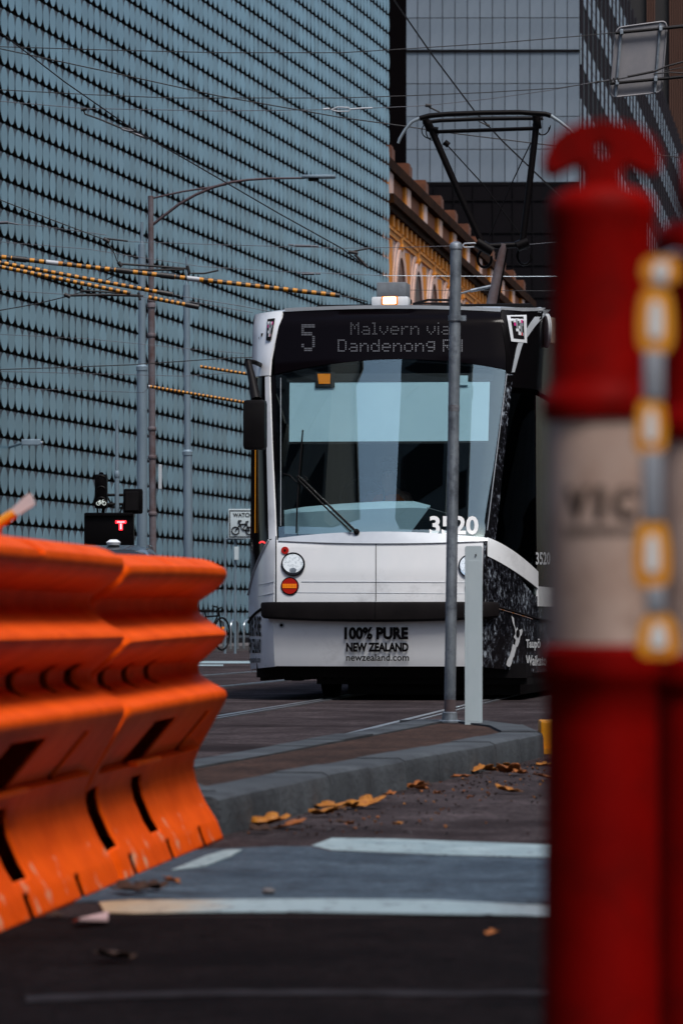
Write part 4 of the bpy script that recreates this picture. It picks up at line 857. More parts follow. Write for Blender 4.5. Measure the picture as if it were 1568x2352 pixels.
ptube('stay_wire', [(1025, 332), (1110, 425), (1195, 540)], .006, PAN, pan); ptube('stay_wire', [(1218, 328), (1170, 430), (1122, 545)], .006, PAN, pan)
ptube('head_bracket', [(975, 270), (985, 296), (1005, 300)], .036, PAN, pan); ptube('head_bracket', [(1230, 262), (1234, 296)], .04, PAN, pan)
ptube('bolt_head', [(1020, 326), (1030, 334)], .03, PAN, pan)
for (cx_, cy_, rx, ry) in ((986, 300, 18, 18), (992, 302, 14, 20), (1246, 292, 14, 18), (1243, 288, 20, 22)):
    mb = MB(); mb.tube([P(cx_ + rx * math.cos(a * .4), cy_ + ry * math.sin(a * .4), 39.05) for a in range(13)], .006, 6); mb.build('cable_loop', PAN, pan)
for (cx_, cy_) in ((1112, 594), (1203, 588)): mb = MB(); mb.tube([P(cx_ + 16 * math.cos(a * .4 - .3), cy_ + 20 * math.sin(a * .4 - .3), 39.1) for a in range(15)], .014, 7); mb.build('cable_loop', PAN, pan, smooth=50)
ptube('insulator', [(1080, 668), (1140, 655)], .018, GALV, pan); ptube('link_rod', [(1050, 676), (1082, 667)], .01, GALV, pan)

# ------------------------------------------------------------------ the building of glass discs
DP = .62; DCP = .565
def wallY(x): return DP * F / (66 - .02584 * x)
WA = Vector((-CX / F * wallY(0), wallY(0), 0)); xe = 894; WB = Vector(((xe - CX) / F * wallY(xe), wallY(xe), 0)); WDIR = (WB - WA).normalized(); WN = Vector((WDIR.y, -WDIR.x, 0)); WL = (WB - WA).length
hub = thing('disc_building', WA + WDIR * WL / 2, 'tall building clad all over in rows of pale blue glass discs', 'building')
chips(ASPHALT, .36, .56, .9, (.020, .014, .015)); chips(ASPHALT_GREY, .34, .46, 3.5, (.026, .032, .042)); chips(T_WHITE, .28, .46, 2.6, (.62, .64, .66)); chips(RED_BOLL, .34, .50, 9, (.11, .003, .002)); chips(BAND, .36, .52, 7, (.20, .11, .075)); chips(GALV, .36, .5, 10, (.14, .16, .19))
DISC = mat('frosted_glass', (.122, .230, .300), .35, c2=(.160, .290, .365), scale=.22, detail=5, rnd=.15, spec=.3)
DKWALL = mat('dark_cladding', (.006, .004, .005), .8, spec=.1)
mb = MB(); a0 = WA - WDIR * 4; mb.prism([a0 - WN * .25, WB - WN * .25, WB - WN * 30, a0 - WN * 30], (0, 0, 26)); mb.build('wall', DKWALL, hub)
MULL = mat('steel_mullion', (.03, .02, .021), .6)
nk = int(WL / DCP)
mb = MB()
for k in range(0, nk + 6): c = WB - WDIR * (DCP * (k + .0)); mb.box(c - WN * .12 + Vector((0, 0, 13)), (.03, .03, 25.2), rz=math.atan2(WDIR.y, WDIR.x))
fo = mb.build('disc_frame', MULL, hub, kind='stuff')
BACK = mat('backing_panel', (.052, .062, .078), .7, c2=(.07, .085, .105), scale=.3)
for j in range(41):
    mb = MB(); c = (a0 + WB) / 2; mb.box(c - WN * .028 + Vector((0, 0, (.07 + j) * DP + .150)), ((WB - a0).length, .012, .27), rz=math.atan2(WDIR.y, WDIR.x)); mb.build('backing_panel', BACK, hub)
def disc_geo(n, r=.288, rx=.273):
    vs = [(rx * math.cos(2 * math.pi * k / n), -.003, r * 1.0 * math.sin(2 * math.pi * k / n)) for k in range(n)] + [(rx * .985 * math.cos(2 * math.pi * k / n), .003, r * .985 * math.sin(2 * math.pi * k / n)) for k in range(n)]
    return vs, [list(range(n))[::-1], list(range(n, 2 * n))] + [(k, (k + 1) % n, n + (k + 1) % n, n + k) for k in range(n)]
ROT = Matrix((( WDIR.x, WN.x, 0), (WDIR.y, WN.y, 0), (0, 0, 1)))   # local x along wall, local y outwards
dv_, df_ = disc_geo(22)
me = bpy.data.meshes.new('glass_disc'); me.from_pydata(dv_, [], df_); me.materials.append(DISC); me.update()
cells = []
for k in range(-6, nk + 1):
    for j in range(41):
        c = WB - WDIR * (DCP * (nk - k + .5)) + Vector((0, 0, (.07 + j) * DP))
        if c.z < .3 or (c - WB).dot(WDIR) > -.2: continue
        x, y = proj(c); cells.append((c, x, y, -8 < x < 1600 and -40 < y < 1500, (c.y)))
vis = sorted([c for c in cells if c[3] and not (c[2] > 1240 and c[1] < 530) and not (c[1] > 600 and c[2] > 720)], key=lambda c: c[4])[:300]
vid = set(id(c) for c in vis); rd = random.Random(3); rest = MB()
eul = ROT.to_euler()
for c in cells:
    tx, tz = rd.gauss(0, .006), rd.gauss(0, .012)
    if id(c) in vid:
        o = inst(me, 'glass_disc', c[0], hub); o.rotation_euler = (ROT @ Matrix.Rotation(tx, 3, 'X') @ Matrix.Rotation(tz, 3, 'Z')).to_euler()
    else:
        M = ROT @ Matrix.Rotation(tx, 3, 'X') @ Matrix.Rotation(tz, 3, 'Z'); rest.add([c[0] + M @ Vector(v) for v in dv_], df_)
rest.build('glass_discs_beyond', DISC, hub, kind='stuff')
mb = MB(); c = (a0 + WB) / 2; mb.box(c + WN * .02 + Vector((0, 0, .13)), ((WB - a0).length, .2, .26), rz=math.atan2(WDIR.y, WDIR.x)); mb.build('plinth', DKWALL, hub)
c = WA + WDIR * 3.2 + WN * .9; c.z = P(72, 1016, wallY(72)).z; q = P(72, 1016, 83)
scm = thing('security_camera', q, 'small grey security camera projecting from the disc wall', 'camera')
mb = MB(); mb.box(q, (.40, .14, .13), bev=.02); mb.build('housing', GREYPOLE, scm); mb = MB(); mb.lathe(q + Vector((.2, 0, -.01)), [(.045, 0), (.05, .04), (.02, .05)], 14, axis=(1, -.2, -.3)); mb.build('lens', CHROME, scm)
mb = MB(); mb.tube([q + Vector((-.1, 0, 0)), q + Vector((-.7, 2.5, 0))], .03, 8); mb.build('bracket', GREYPOLE, scm)

# ------------------------------------------------------------------ dark building in the gap, tower, podium, brick building
mb = MB(); a = P(885, 0, 175); b = P(932, 0, 175); mb.prism([(a.x - 6, 175, 0), (b.x, 175, 0), (b.x + .6, 210, 0), (a.x - 3, 210, 0)], (0, 0, 70))
dk = mb.build('dark_building', mat('black_glass_wall', (.0022, .0016, .002), .9, spec=.02), origin=(a.x, 175, 0)); tag(dk, 'black narrow building seen in the gap beside the disc facade', 'building')
SD = Vector((math.sin(R(7.5)), math.cos(R(7.5)), 0)); SNr = Vector((SD.y, -SD.x, 0))
C0 = P(1330, 0, 218); C0.z = 0; ht = 42.5
tower = thing('office_tower', C0, 'grey panelled office tower with dark recessed windows rising behind the tram', 'building')
PANEL = mat('tower_panel', (.13, .17, .215), .5, c2=(.19, .235, .285), scale=.35, detail=6, rnd=.06, vscale=(1, 1, .5)); PCORE = mat('tower_core', (.095, .08, .085), .8)
TDK = mat('tower_glass', (.004, .003, .004), .4, spec=.1); FIN = mat('tower_fin', (.022, .019, .024), .7, spec=.1); SPAN = mat('tower_spandrel', (.22, .28, .33), .6, c2=(.26, .32, .37), scale=.3)
fw = Vector((-1, .012, 0)).normalized(); z0 = P(0, 419, 218).z; FWID = 13.5
mb = MB(); bk = C0 + fw * FWID
mb.prism([C0 + Vector((-.05, .08, 0)), bk + Vector((0, .08, 0)), bk + SD * 60 + Vector((0, 0, 0)), C0 + SD * 135 + Vector((-1.2, 0, 0))], (0, 0, ht)); mb.build('core', PCORE, tower)
pw = 28.6 / (F / 218); ph = 75.5 / (F / 218); rws = int((ht - z0) / ph) + 1; cols_n = int(FWID / pw)
pm = bpy.data.meshes.new('facade_panel'); mbp = MB(); mbp.box((0, 0, 0), (pw - .035, .10, ph - .035), bev=.02); pm.from_pydata([tuple(v) for v in mbp.v], [], mbp.f); pm.materials.append(PANEL); pm.update()
for i in range(cols_n):
    for j in range(rws):
        c = C0 + fw * (pw * (i + .5)) + Vector((0, -.02, z0 + ph * (j + .5)))
        o = inst(pm, 'facade_panel', c, tower); o.rotation_euler = (0, 0, -.012)
mb = MB(); mb.box(C0 + fw * (FWID / 2) + Vector((0, -.10, z0 + ph * 4)), (FWID, .1, .13), rz=-.012); mb.box(C0 + fw * (FWID / 2) + Vector((0, -.05, z0 - .1)), (FWID, .14, .12), rz=-.012); mb.build('ledge', TDK, tower)
mb = MB(); mb.prism([C0 + Vector((0, -.1, 0)), bk + Vector((2.0, -.1, 0)), bk + Vector((2.0, .06, 0)), C0 + Vector((0, .06, 0))], (0, 0, z0 - .15)); pod = mb.build('podium', mat('podium_dark', (.007, .006, .0075), .5, c2=(.0085, .0075, .009), scale=.2, spec=.03), tower)
for i in range(11):
    mb = MB(); mb.box(C0 + fw * (1.1 * i + .4) + Vector((0, -.14, z0 / 2)), (.06, .06, z0 - .4)); mb.build('podium_mullion', TDK, pod)
for j in range(9): mb = MB(); mb.box(C0 + fw * 6 + Vector((0, -.13, z0 - 1.8 * j - 1)), (12, .05, .06), rz=-.012); mb.build('podium_transom', TDK, pod)
# receding flank
mb = MB(); mb.prism([C0 + SNr * .02, C0 + SD * 130 + SNr * .02, C0 + SD * 130 - SNr * .5, C0 - SNr * .5], (0, 0, ht)); mb.build('window_wall', TDK, tower)
FP = 3.8; st = 3.63; zf = P(0, 112, 218).z
fm = bpy.data.meshes.new('fin'); mbp = MB(); mbp.box((0, 0, ht / 2), (.20, .34, ht)); fm.from_pydata([tuple(v) for v in mbp.v], [], mbp.f); fm.materials.append(FIN); fm.update()
for i in range(34):
    o = inst(fm, 'fin', C0 + SD * (.6 + FP * i) + SNr * .08, tower); o.rotation_euler = (0, 0, -R(7.5))
for j in range(-9, 4):
    z = zf + st * j
    if z > ht - .5 or z < 1: continue
    mb = MB()
    mb.prism([C0 + SNr * .03 + Vector((0, 0, z - .85)), C0 + SD * 130 + SNr * .03 + Vector((0, 0, z - .85)), C0 + SD * 130 + SNr * .075 + Vector((0, 0, z - .85)), C0 + SNr * .075 + Vector((0, 0, z - .85))], (0, 0, 1.7)); sp = mb.build('spandrel', SPAN, tower)
    mb = MB(); mb.prism([C0 + SNr * .075 + Vector((0, 0, z - .03)), C0 + SD * 130 + SNr * .075 + Vector((0, 0, z - .03)), C0 + SD * 130 + SNr * .085 + Vector((0, 0, z - .03)), C0 + SNr * .085 + Vector((0, 0, z - .03))], (0, 0, .06)); mb.build('spandrel_joint', PCORE, sp)
# dark red building beyond the tower flank
q = P(1440, 0, 420); bb = thing('brown_building', (q.x, 420, 0), 'dark brown ribbed tower beyond the grey one at the picture edge', 'building')
mb = MB(); mb.prism([(q.x - 6, 420, 0), (q.x + 30, 420, 0), (q.x + 30, 450, 0), (q.x - 6, 450, 0)], (0, 0, 90)); mb.build('wall', mat('brown_dark', (.008, .006, .006), .7), bb)
BR = mat('brown_rib', (.06, .018, .006), .7)
for (x0, x1) in ((1484, 1500), (1536, 1575)):
    a, b = P(x0, 0, 419), P(x1, 0, 419); mb = MB(); k = 0; xx = a.x
    while xx < b.x: mb.box((xx + .12, 419.6, 45), (.16, .6, 90)); xx += .24
    o = mb.build('rib_bank', BR, bb); o['kind'] = 'stuff'

# ------------------------------------------------------------------ ornate brick and cream building
H0 = P(890, 0, 140); H0.z = 0
her = thing('ornate_building', H0, 'old orange brick and cream building with arched windows and heavy cornice', 'building')
CREAM = mat('cream_render', (.50, .27, .17), .7, c2=(.62, .45, .40), scale=.5, detail=6); OCHRE = mat('ochre_render', (.66, .24, .012), .7, c2=(.50, .16, .01), scale=1.2)
BRICK = mat('orange_brick', (.20, .055, .016), .85, c2=(.30, .095, .03), scale=1.5, detail=10); CORN = mat('dark_cornice', (.010, .004, .002), .9, c2=(.040, .015, .005), scale=2, spec=.05); ARCHDK = mat('arch_window', (.16, .035, .004), .5, c2=(.03, .009, .004), scale=.5)  # cornice and coping share a very dark brown
def HW(t, o, z): p = H0 + SD * t + SNr * o; return Vector((p.x, p.y, z))
def hbox(mb, t0, t1, o0, o1, z0, z1, mi=0): mb.prism([HW(t0, o0, z0), HW(t1, o0, z0), HW(t1, o1, z0), HW(t0, o1, z0)], (0, 0, z1 - z0), mi)
HL = 63.0; zc = P(0, 462, 140).z            # cornice level
zr = P(0, 522, 140).z; zp = P(0, 368, 140).z
mb = MB(); hbox(mb, -1, HL, -.02, -14, 0, zc); mb.build('wall', CREAM, her)
mb = MB(); hbox(mb, -1, HL, -.1, -.5, zc, zp - .35); mb.build('parapet', BRICK, her)
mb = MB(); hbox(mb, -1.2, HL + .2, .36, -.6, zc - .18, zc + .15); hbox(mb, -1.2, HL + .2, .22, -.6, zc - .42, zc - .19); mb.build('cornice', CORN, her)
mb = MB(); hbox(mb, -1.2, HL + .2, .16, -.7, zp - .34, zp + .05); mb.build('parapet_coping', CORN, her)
mb = MB(); hbox(mb, -1, HL, .06, -.1, zr - .25, zr - .06); hbox(mb, -1, HL, .11, -.1, zr - .05, zr + .05); mb.build('string_course', OCHRE, her)
BAY = 5.6; nb = 11
za = P(0, 570, 140).z; hz_ = .8
for i in range(nb):
    t = .8 + BAY * i
    mb = MB(); hbox(mb, t - .55, t + .55, .05, -.3, zc + .16, zp - .36); post_ = mb.build('parapet_post', CREAM, her)
    mb = MB(); hbox(mb, t - .5, t + .5, .10, -.6, zp + .06, zp + .5); hbox(mb, t - .38, t + .38, .06, -.5, zp + .51, zp + .6); mb.build('post_cap', mat('cap_brick', (.085, .024, .009), .85, c2=(.15, .05, .02), scale=2), post_)
    mb = MB(); hbox(mb, t - 1.0, t - .56, .02, -.3, zc + .16, zp - .36); mb.build('post_edge', OCHRE, post_)
    mb = MB()
    for k in range(4):
        tt = t + k * BAY / 4; hbox(mb, tt - .24, tt + .24, .14, -.01, zc - .85, zc - .43)
        if k == 0: hbox(mb, tt - .20, tt + .20, .06, -.01, zr + .06, zc - .86)
    mb.build('bracket', OCHRE, her)['kind'] = 'stuff'
    mb = MB(); hbox(mb, t - .28, t + .28, .05, -.01, 0, zr - .36); mb.build('pilaster', OCHRE, her)
    # arched window: reveal, glass and archivolt
    tc_ = t + BAY / 2; rw_ = 1.75; zs_ = za - 3.1; pts = [(tc_ - rw_, 1.0)]
    arc = [(tc_ - rw_ * math.cos(math.pi * k / 14), zs_ + 3.1 * math.sin(math.pi * k / 14)) for k in range(15)]
    outl = [(tc_ - rw_, 2)] + arc + [(tc_ + rw_, 2)]
    mb = MB(); mb.prism([HW(a, .012, b) for a, b in outl], SNr * .01); mb.build('arched_window', ARCHDK, her)  # orange reflection in the panes is painted into their colour
    mb = MB()
    for r0, r1, oo in ((1.0, 1.22, .09), (1.34, 1.55, .05)):
        inn_ = [(tc_ + (a - tc_) * r0, zs_ + (b - zs_) * (1 + (r0 - 1) * .45)) for a, b in arc]; ou_ = [(tc_ + (a - tc_) * r1, zs_ + (b - zs_) * (1 + (r1 - 1) * .45)) for a, b in arc]
        inn_ = [(inn_[0][0], 2)] + inn_ + [(inn_[-1][0], 2)]; ou_ = [(ou_[0][0], 2)] + ou_ + [(ou_[-1][0], 2)]
        for k in range(len(inn_) - 1):
            A = [HW(*(inn_[k][0], .0, inn_[k][1])), HW(inn_[k + 1][0], 0, inn_[k + 1][1]), HW(ou_[k + 1][0], 0, ou_[k + 1][1]), HW(ou_[k][0], 0, ou_[k][1])]; mb.prism(A, SNr * oo)
    mb.build('archivolt', CREAM, her)
    mb = MB(); hbox(mb, tc_ - .22, tc_ + .22, .11, 0, za + .25, za + .95); mb.lathe(HW(tc_, -.12, za + .35), [(.1, -.25), (.26, -.12), (.30, 0), (.26, .12), (.1, .25)], 12); mb.build('keystone', OCHRE, her)
    mb = MB(); hbox(mb, tc_ + 1.9, tc_ + 2.2, .03, 0, zs_, zr - .4); mb.build('moulding', OCHRE, her)

# ------------------------------------------------------------------ unseen buildings added behind and beside the camera (mirrored in the windscreen, shading the road)
def block(name, x0, x1, y0, y1, h, label, m, face):
    root = thing(name, ((x0 + x1) / 2, (y0 + y1) / 2, 0), label, 'building', 'added unseen buildings around the viewpoint')
    mb = MB(); mb.box(((x0 + x1) / 2, (y0 + y1) / 2, h / 2), (x1 - x0, y1 - y0, h)); mb.build('wall', m, root)
    mb = MB(); mb.box(((x0 + x1) / 2, (y0 + y1) / 2, h + .3), (x1 - x0 + .8, y1 - y0 + .8, .6)); mb.build('cornice', CONC, root)
    for j in range(int(h / 3.6)):
        z = 1.9 + j * 3.6
        mb = MB()
        if 'E' in face: mb.box((x1 + .01, (y0 + y1) / 2, z), (.06, y1 - y0 - 1.5, 1.7))
        if 'W' in face: mb.box((x0 - .01, (y0 + y1) / 2, z), (.06, y1 - y0 - 1.5, 1.7))
        if 'N' in face: mb.box(((x0 + x1) / 2, y1 + .01, z), (x1 - x0 - 1.5, .06, 1.7))
        mb.build('window_band', TDK, root)
BLD1 = mat('brick_grey', (.10, .085, .08), .85, c2=(.14, .12, .11), scale=.6); BLD2 = mat('render_dark', (.07, .07, .075), .8, c2=(.09, .09, .095), scale=.4)
block('reflected_block', -14, -4, -46, -16, 52, 'tall dark unseen building added behind the viewpoint for reflections', BLD2, 'N')
block('reflected_block', -75, -30.5, -60, -16, 52, 'wide brown unseen building added behind the viewpoint for reflections', BLD1, 'N')
block('reflected_tower', -6.6, -.5, -78, -60, 84, 'narrow pale unseen tower added far behind the viewpoint for reflections', CONC, 'N')
block('shade_block', 19, 50, -40, 104, 24, 'long brown unseen building added across the road for shade', BLD1, 'W')
block('shade_block', -70, -30, -9, 58, 13, 'low dark unseen building added beside the footpath for shade', BLD2, 'E')

# ------------------------------------------------------------------ street furniture on the far side
def pole(name, xs, Y, label, m, segs, lean=0, group=None):
    """segs: (y_top, y_bottom, width in layout px)"""
    x = xs; base = Vector(((x - CX) / F * Y, Y, 0)); root = thing(name, base, label, 'pole', group); s = F / Y
    for i, (y0, y1, wd) in enumerate(segs):
        z1 = P(0, y0, Y).z; z0_ = 0 if y1 is None else P(0, y1, Y).z; mb = MB()
        mb.tube([base + Vector((lean * z0_, 0, z0_)), base + Vector((lean * z1, 0, z1))], wd / s / 2, 16); mb.build('shaft', m, root, smooth=40)
        if y1 is None:
            mb = MB(); mb.lathe(base, [(wd / s * .9, 0), (wd / s * .9, .04), (wd / s * .6, .08)], 16); mb.build('footing', m, root, smooth=40)
        else:
            mb = MB(); mb.lathe(base + Vector((lean * z0_, 0, z0_ - .05)), [(wd / s * .62, 0), (wd / s * .78, .01), (wd / s * .78, .07), (wd / s * .52, .1)], 16); mb.build('collar', m, root, smooth=40)
    return root
pole('tram_pole', 327, 60, 'thick grey tram wire pole behind the traffic lights', GREYPOLE, [(510, 562, 7), (562, 845, 17), (845, None, 24)], -.0006, 'grey tram wire poles')
pole('tram_pole', 434, 64, 'slimmer grey tram wire pole between rusty pole and tram', GREYPOLE, [(590, 655, 5), (655, 1040, 15), (1040, None, 21)], -.006, 'grey tram wire poles')
YL = 58; lampx = 353
lamp = pole('street_lamp', lampx, YL, 'rusty brown street lamp pole with long curved arm', RUST, [(450, 700, 13), (700, None, 16)], -.006)
for y in (690, 770, 985, 1050, 1180): 
    mb = MB(); z = P(0, y, YL).z; mb.lathe(Vector(((lampx - CX) / F * YL - .006 * z, YL, z)), [(.058, -.03), (.064, -.02), (.064, .02), (.058, .03)], 14); mb.build('pole_band', RUST, lamp, smooth=40)
ARM = mat('lamp_arm_brown', (.07, .045, .05), .6, .3)
mb = MB(); mb.tube([P(x, y, YL) for x, y in ((350, 517), (375, 497), (410, 470), (450, 447), (490, 430), (530, 419), (570, 413), (620, 410), (700, 409))], [.022] * 6 + [.018, .016, .014], 10); mb.build('arm', ARM, lamp, smooth=50)
mb = MB(); mb.tube([P(352, 455, YL), P(420, 440, YL), P(490, 429, YL), P(520, 424, YL)], .014, 8); mb.build('arm_strut', ARM, lamp, smooth=50)
mb = MB(); c = P(732, 406, YL); mb.box(c, (.50, .20, .045), bev=.02); mb.build('lamp_head', GREYPOLE, lamp, smooth=50)
mb = MB(); mb.box(P(720, 412, YL), (.16, .12, .05), bev=.02); mb.build('lamp_bowl', BLACK, lamp, smooth=50)
mb = MB(); mb.box(P(368, 1095, YL - .1), (.05, .03, .36), bev=.005); mb.build('white_plate', mat('plate_white', (.5, .55, .58), .5), lamp)

# traffic signals
YS = 50.0; sS = F / YS
sp_ = pole('signal_pole', 270, YS, 'thin grey pole carrying the dark traffic signal boxes', GREYPOLE, [(965, 1090, 8), (1090, None, 11)], -.002)
mb = MB()
for y in (1137, 1158): mb.tube([P(234, y, YS), P(306, y, YS)], .018, 8)
mb.tube([P(246, 1140, YS), P(262, 1168, YS)], .012, 6); mb.tube([P(288, 1145, YS), P(276, 1178, YS)], .012, 6); mb.build('bracket', BLACK, sp_, smooth=40)
def sig(name, x0, x1, y0, y1, label, dp=.22): 
    c = P((x0 + x1) / 2, (y0 + y1) / 2, YS - .2); root = thing(name, c, label, 'traffic light'); mb = MB(); mb.box(c, ((x1 - x0) / sS, dp, (y1 - y0) / sS), bev=.025); mb.build('housing', BLACKPAINT, root, smooth=40); return root, c
s1, c1 = sig('bicycle_signal', 219, 247, 1090, 1168, 'slim black bicycle signal with a pale lit cycle symbol')
mb = MB(); mb.lathe(P(233, 1090, YS - .2), [(.03, 0), (.03, .02), (.015, .03)], 10); mb.tube([P(224, 1166, YS - .2), P(225, 1180, YS - .2)], .012, 6); mb.tube([P(238, 1166, YS - .2), P(237, 1180, YS - .2)], .022, 8); mb.build('mount', BLACKPAINT, s1)
BIKEG = mat('cycle_symbol', (.4, .42, .42), .5, emit=(.75, .85, .8), estr=.3); yb = YS - .2 - .12
mb = MB()
for cx_ in (226.5, 239.5): mb.tube([P(cx_ + 4.3 * math.cos(a * .45), 1156 + 4.3 * math.sin(a * .45), yb) for a in range(14)], .0045, 5, closed=True)
for seg in (((226.5, 1156), (229.5, 1150.5), (236.5, 1150.5), (239.5, 1156)), ((229.5, 1150.5), (233, 1156), (236.5, 1150.5)), ((226.5, 1156), (233, 1156)), ((228, 1149.5), (231, 1149.5)), ((236.5, 1150.5), (236, 1148), (239, 1148))): mb.tube([P(a, b, yb) for a, b in seg], .004, 5)
mb.build('cycle_symbol', BIKEG, s1)
for yy in (1103, 1128, 1153): mb = MB(); mb.tube([P(233 + 10.5 * math.cos(math.pi * k / 10), yy - 10.5 * math.sin(math.pi * k / 10), yb - .05) for k in range(11)], .012, 6); mb.build('visor', BLACKPAINT, s1)
s2, c2 = sig('tram_signal', 195, 308, 1178, 1262, 'wide black signal box showing a red letter T')
TR = mat('signal_red', (.8, .02, .03), .4, emit=(1, .02, .035), estr=1.2); yt = YS - .2 - .115
mb = MB(); mb.box(P(278, 1199, yt), (25 / sS, .012, 7 / sS), bev=.004); mb.box(P(278, 1209, yt), (9 / sS, .012, 18 / sS), bev=.004); mb.build('letter_T', TR, s2)
mb = MB(); mb.box(P(278, 1199, yt - .008), (17 / sS, .006, 2.6 / sS)); mb.box(P(278, 1209, yt - .008), (3.6 / sS, .006, 13 / sS)); mb.build('letter_core', mat('signal_core', (1, .5, .5), .4, emit=(1, .35, .4), estr=1.0), s2)
mb = MB(); mb.box(P(251, 1182, yt + .02), (112 / sS, .10, 5 / sS)); mb.build('visor', BLACKPAINT, s2)
s3, c3 = sig('lane_signal', 284, 328, 1123, 1180, 'square black signal head turned away from the camera', .16)
mb = MB(); mb.box(c3 + Vector((-.01, -.085, 0)), (.17, .02, .24), bev=.006); mb.build('back_plate', BLACK, s3)
pole('signal_pole', 252, 50.4, 'short black support under the wide signal box', BLACKPAINT, [(1255, None, 14)])

# watch for bikes sign
YB = 86.0; sB = F / YB
sg = thing('warning_sign', (P(550, 0, YB).x, YB, .12), 'white sign reading WATCH above a bicycle drawing', 'sign')
SW_ = mat('sign_white', (.55, .64, .67), .5); 
mb = MB(); mb.box(P(557, 1203, YB), (64 / sB, .02, 68 / sB), bev=.009); pl_ = mb.build('plate', SW_, sg, smooth=40)
mb = MB()
for (xa, ya, xb, yb_) in ((529, 1173, 585, 1173), (529, 1233, 585, 1233)): mb.box(P((xa + xb) / 2, ya, YB - .014), ((xb - xa) / sB, .006, 2 / sB))
for xx in (528, 586): mb.box(P(xx, 1203, YB - .014), (2 / sB, .006, 62 / sB))
mb.build('border', INK, pl_)
tp, tf = text_pts('WATCH', .03); mb = MB(); mb.add([P(535 + 44 * u, 1188 - 10 * v, YB - .016) for u, v in tp], tf); mb.build('lettering', INK, pl_)
mb = MB()
for cx_ in (541, 573): mb.tube([P(cx_ + 8.5 * math.cos(a * .35), 1219 + 8.5 * math.sin(a * .35), YB - .018) for a in range(18)], .013, 5, closed=True)
for seg in (((541, 1219), (551, 1205), (566, 1203), (573, 1219)), ((551, 1205), (557, 1217), (566, 1203)), ((557, 1217), (573, 1219)), ((547, 1201), (548, 1196), (555, 1196)), ((551, 1205), (549, 1199)), ((566, 1203), (565, 1198), (571, 1198))): mb.tube([P(a, b, YB - .018) for a, b in seg], .016, 5)
mb.build('bicycle_drawing', INK, pl_)
for xx in (517, 540): mb = MB(); b = P(xx, 0, YB + .1); mb.tube([(b.x, YB + .1, 0), (b.x, YB + .1, P(0, 1236 if xx == 517 else 1175, YB).z)], .028, 10); mb.build('post', GREYPOLE, sg, smooth=40)
mb = MB(); mb.tube([P(516, 1238, YB + .1), P(560, 1238, YB + .1)], .02, 8); mb.build('crossbar', GREYPOLE, sg)
mb = MB(); mb.box(P(543, 1271, YB + .03), (.10, .02, .29), bev=.008); mb.build('white_tab', SW_, sg)
# bicycle racks and bicycle
HOOP = mat('bright_steel', (.45, .5, .53), .3, .8)
for (x0, x1, Y, lab) in ((497, 513, 90, 'bright steel bicycle hoop half hidden by the barrier'), (530, 546, 86, 'bright steel bicycle hoop standing clear beside the tram'), (560, 578, 88, 'steel bicycle hoop hidden partly behind the tram corner')):
    b0, b1 = P(x0, 0, Y), P(x1, 0, Y + .6); r = Vector(((b1.x - b0.x) / 2, .3, 0)); c = (b0 + b1) / 2; mb = MB()
    mb.tube([Vector((b0.x, b0.y, .1))] + [Vector((c.x, c.y, .58)) - r * math.cos(math.pi * k / 10) + Vector((0, 0, .16 * math.sin(math.pi * k / 10))) for k in range(11)] + [Vector((b1.x, b1.y, .1))], .026, 10)
    tag(mb.build('bike_rack', HOOP, origin=(b0.x, b0.y, 0), smooth=50), lab, 'bike rack', 'bicycle hoops')
YK = 80; kx = P(483, 0, YK).x; zg = .12
bk_ = thing('bicycle', (kx, YK, zg), 'dark bicycle parked by the hoops behind the orange barrier', 'bicycle')
def K(x, z): return Vector((kx + x * .45, YK + x * .9, zg + z))
for xx in (-.5, .5):
    mb = MB(); mb.tube([K(xx + .33 * math.cos(a * .262), .33 + .33 * math.sin(a * .262)) for a in range(24)], .022, 6, closed=True); wl = mb.build('wheel', BLACK, bk_, smooth=50)
    mb = MB(); mb.lathe(K(xx, .33), [(.03, -.04), (.03, .04)], 8, axis=(-.45, .9, 0)); mb.build('hub', STEEL, wl)
mb = MB()
for seg in ((K(-.5, .33), K(-.2, .68)), (K(-.2, .68), K(.32, .70)), (K(.32, .70), K(-.08, .30)), (K(-.08, .30), K(-.5, .33)), (K(-.08, .30), K(-.22, .78)), (K(.36, .80), K(.5, .33)), (K(.32, .70), K(.36, .84))): mb.tube(seg, .018, 8)
mb.build('frame', BLACKPAINT, bk_, smooth=50)
mb = MB(); mb.tube([K(.10, .90), K(.3, .88), K(.36, .85), K(.50, .88), K(.58, .80)], .016, 8); mb.build('handlebar', BLACK, bk_, smooth=50)
mb = MB(); mb.box(K(-.23, .80), (.26, .14, .06), bev=.025); mb.build('saddle', BLACK, bk_, smooth=50)
mb = MB(); 
for xx in (-.62, .55): mb.box(K(xx, .45), (.05, .04, .05))
mb.build('reflector_or_glint', AMBER, bk_)
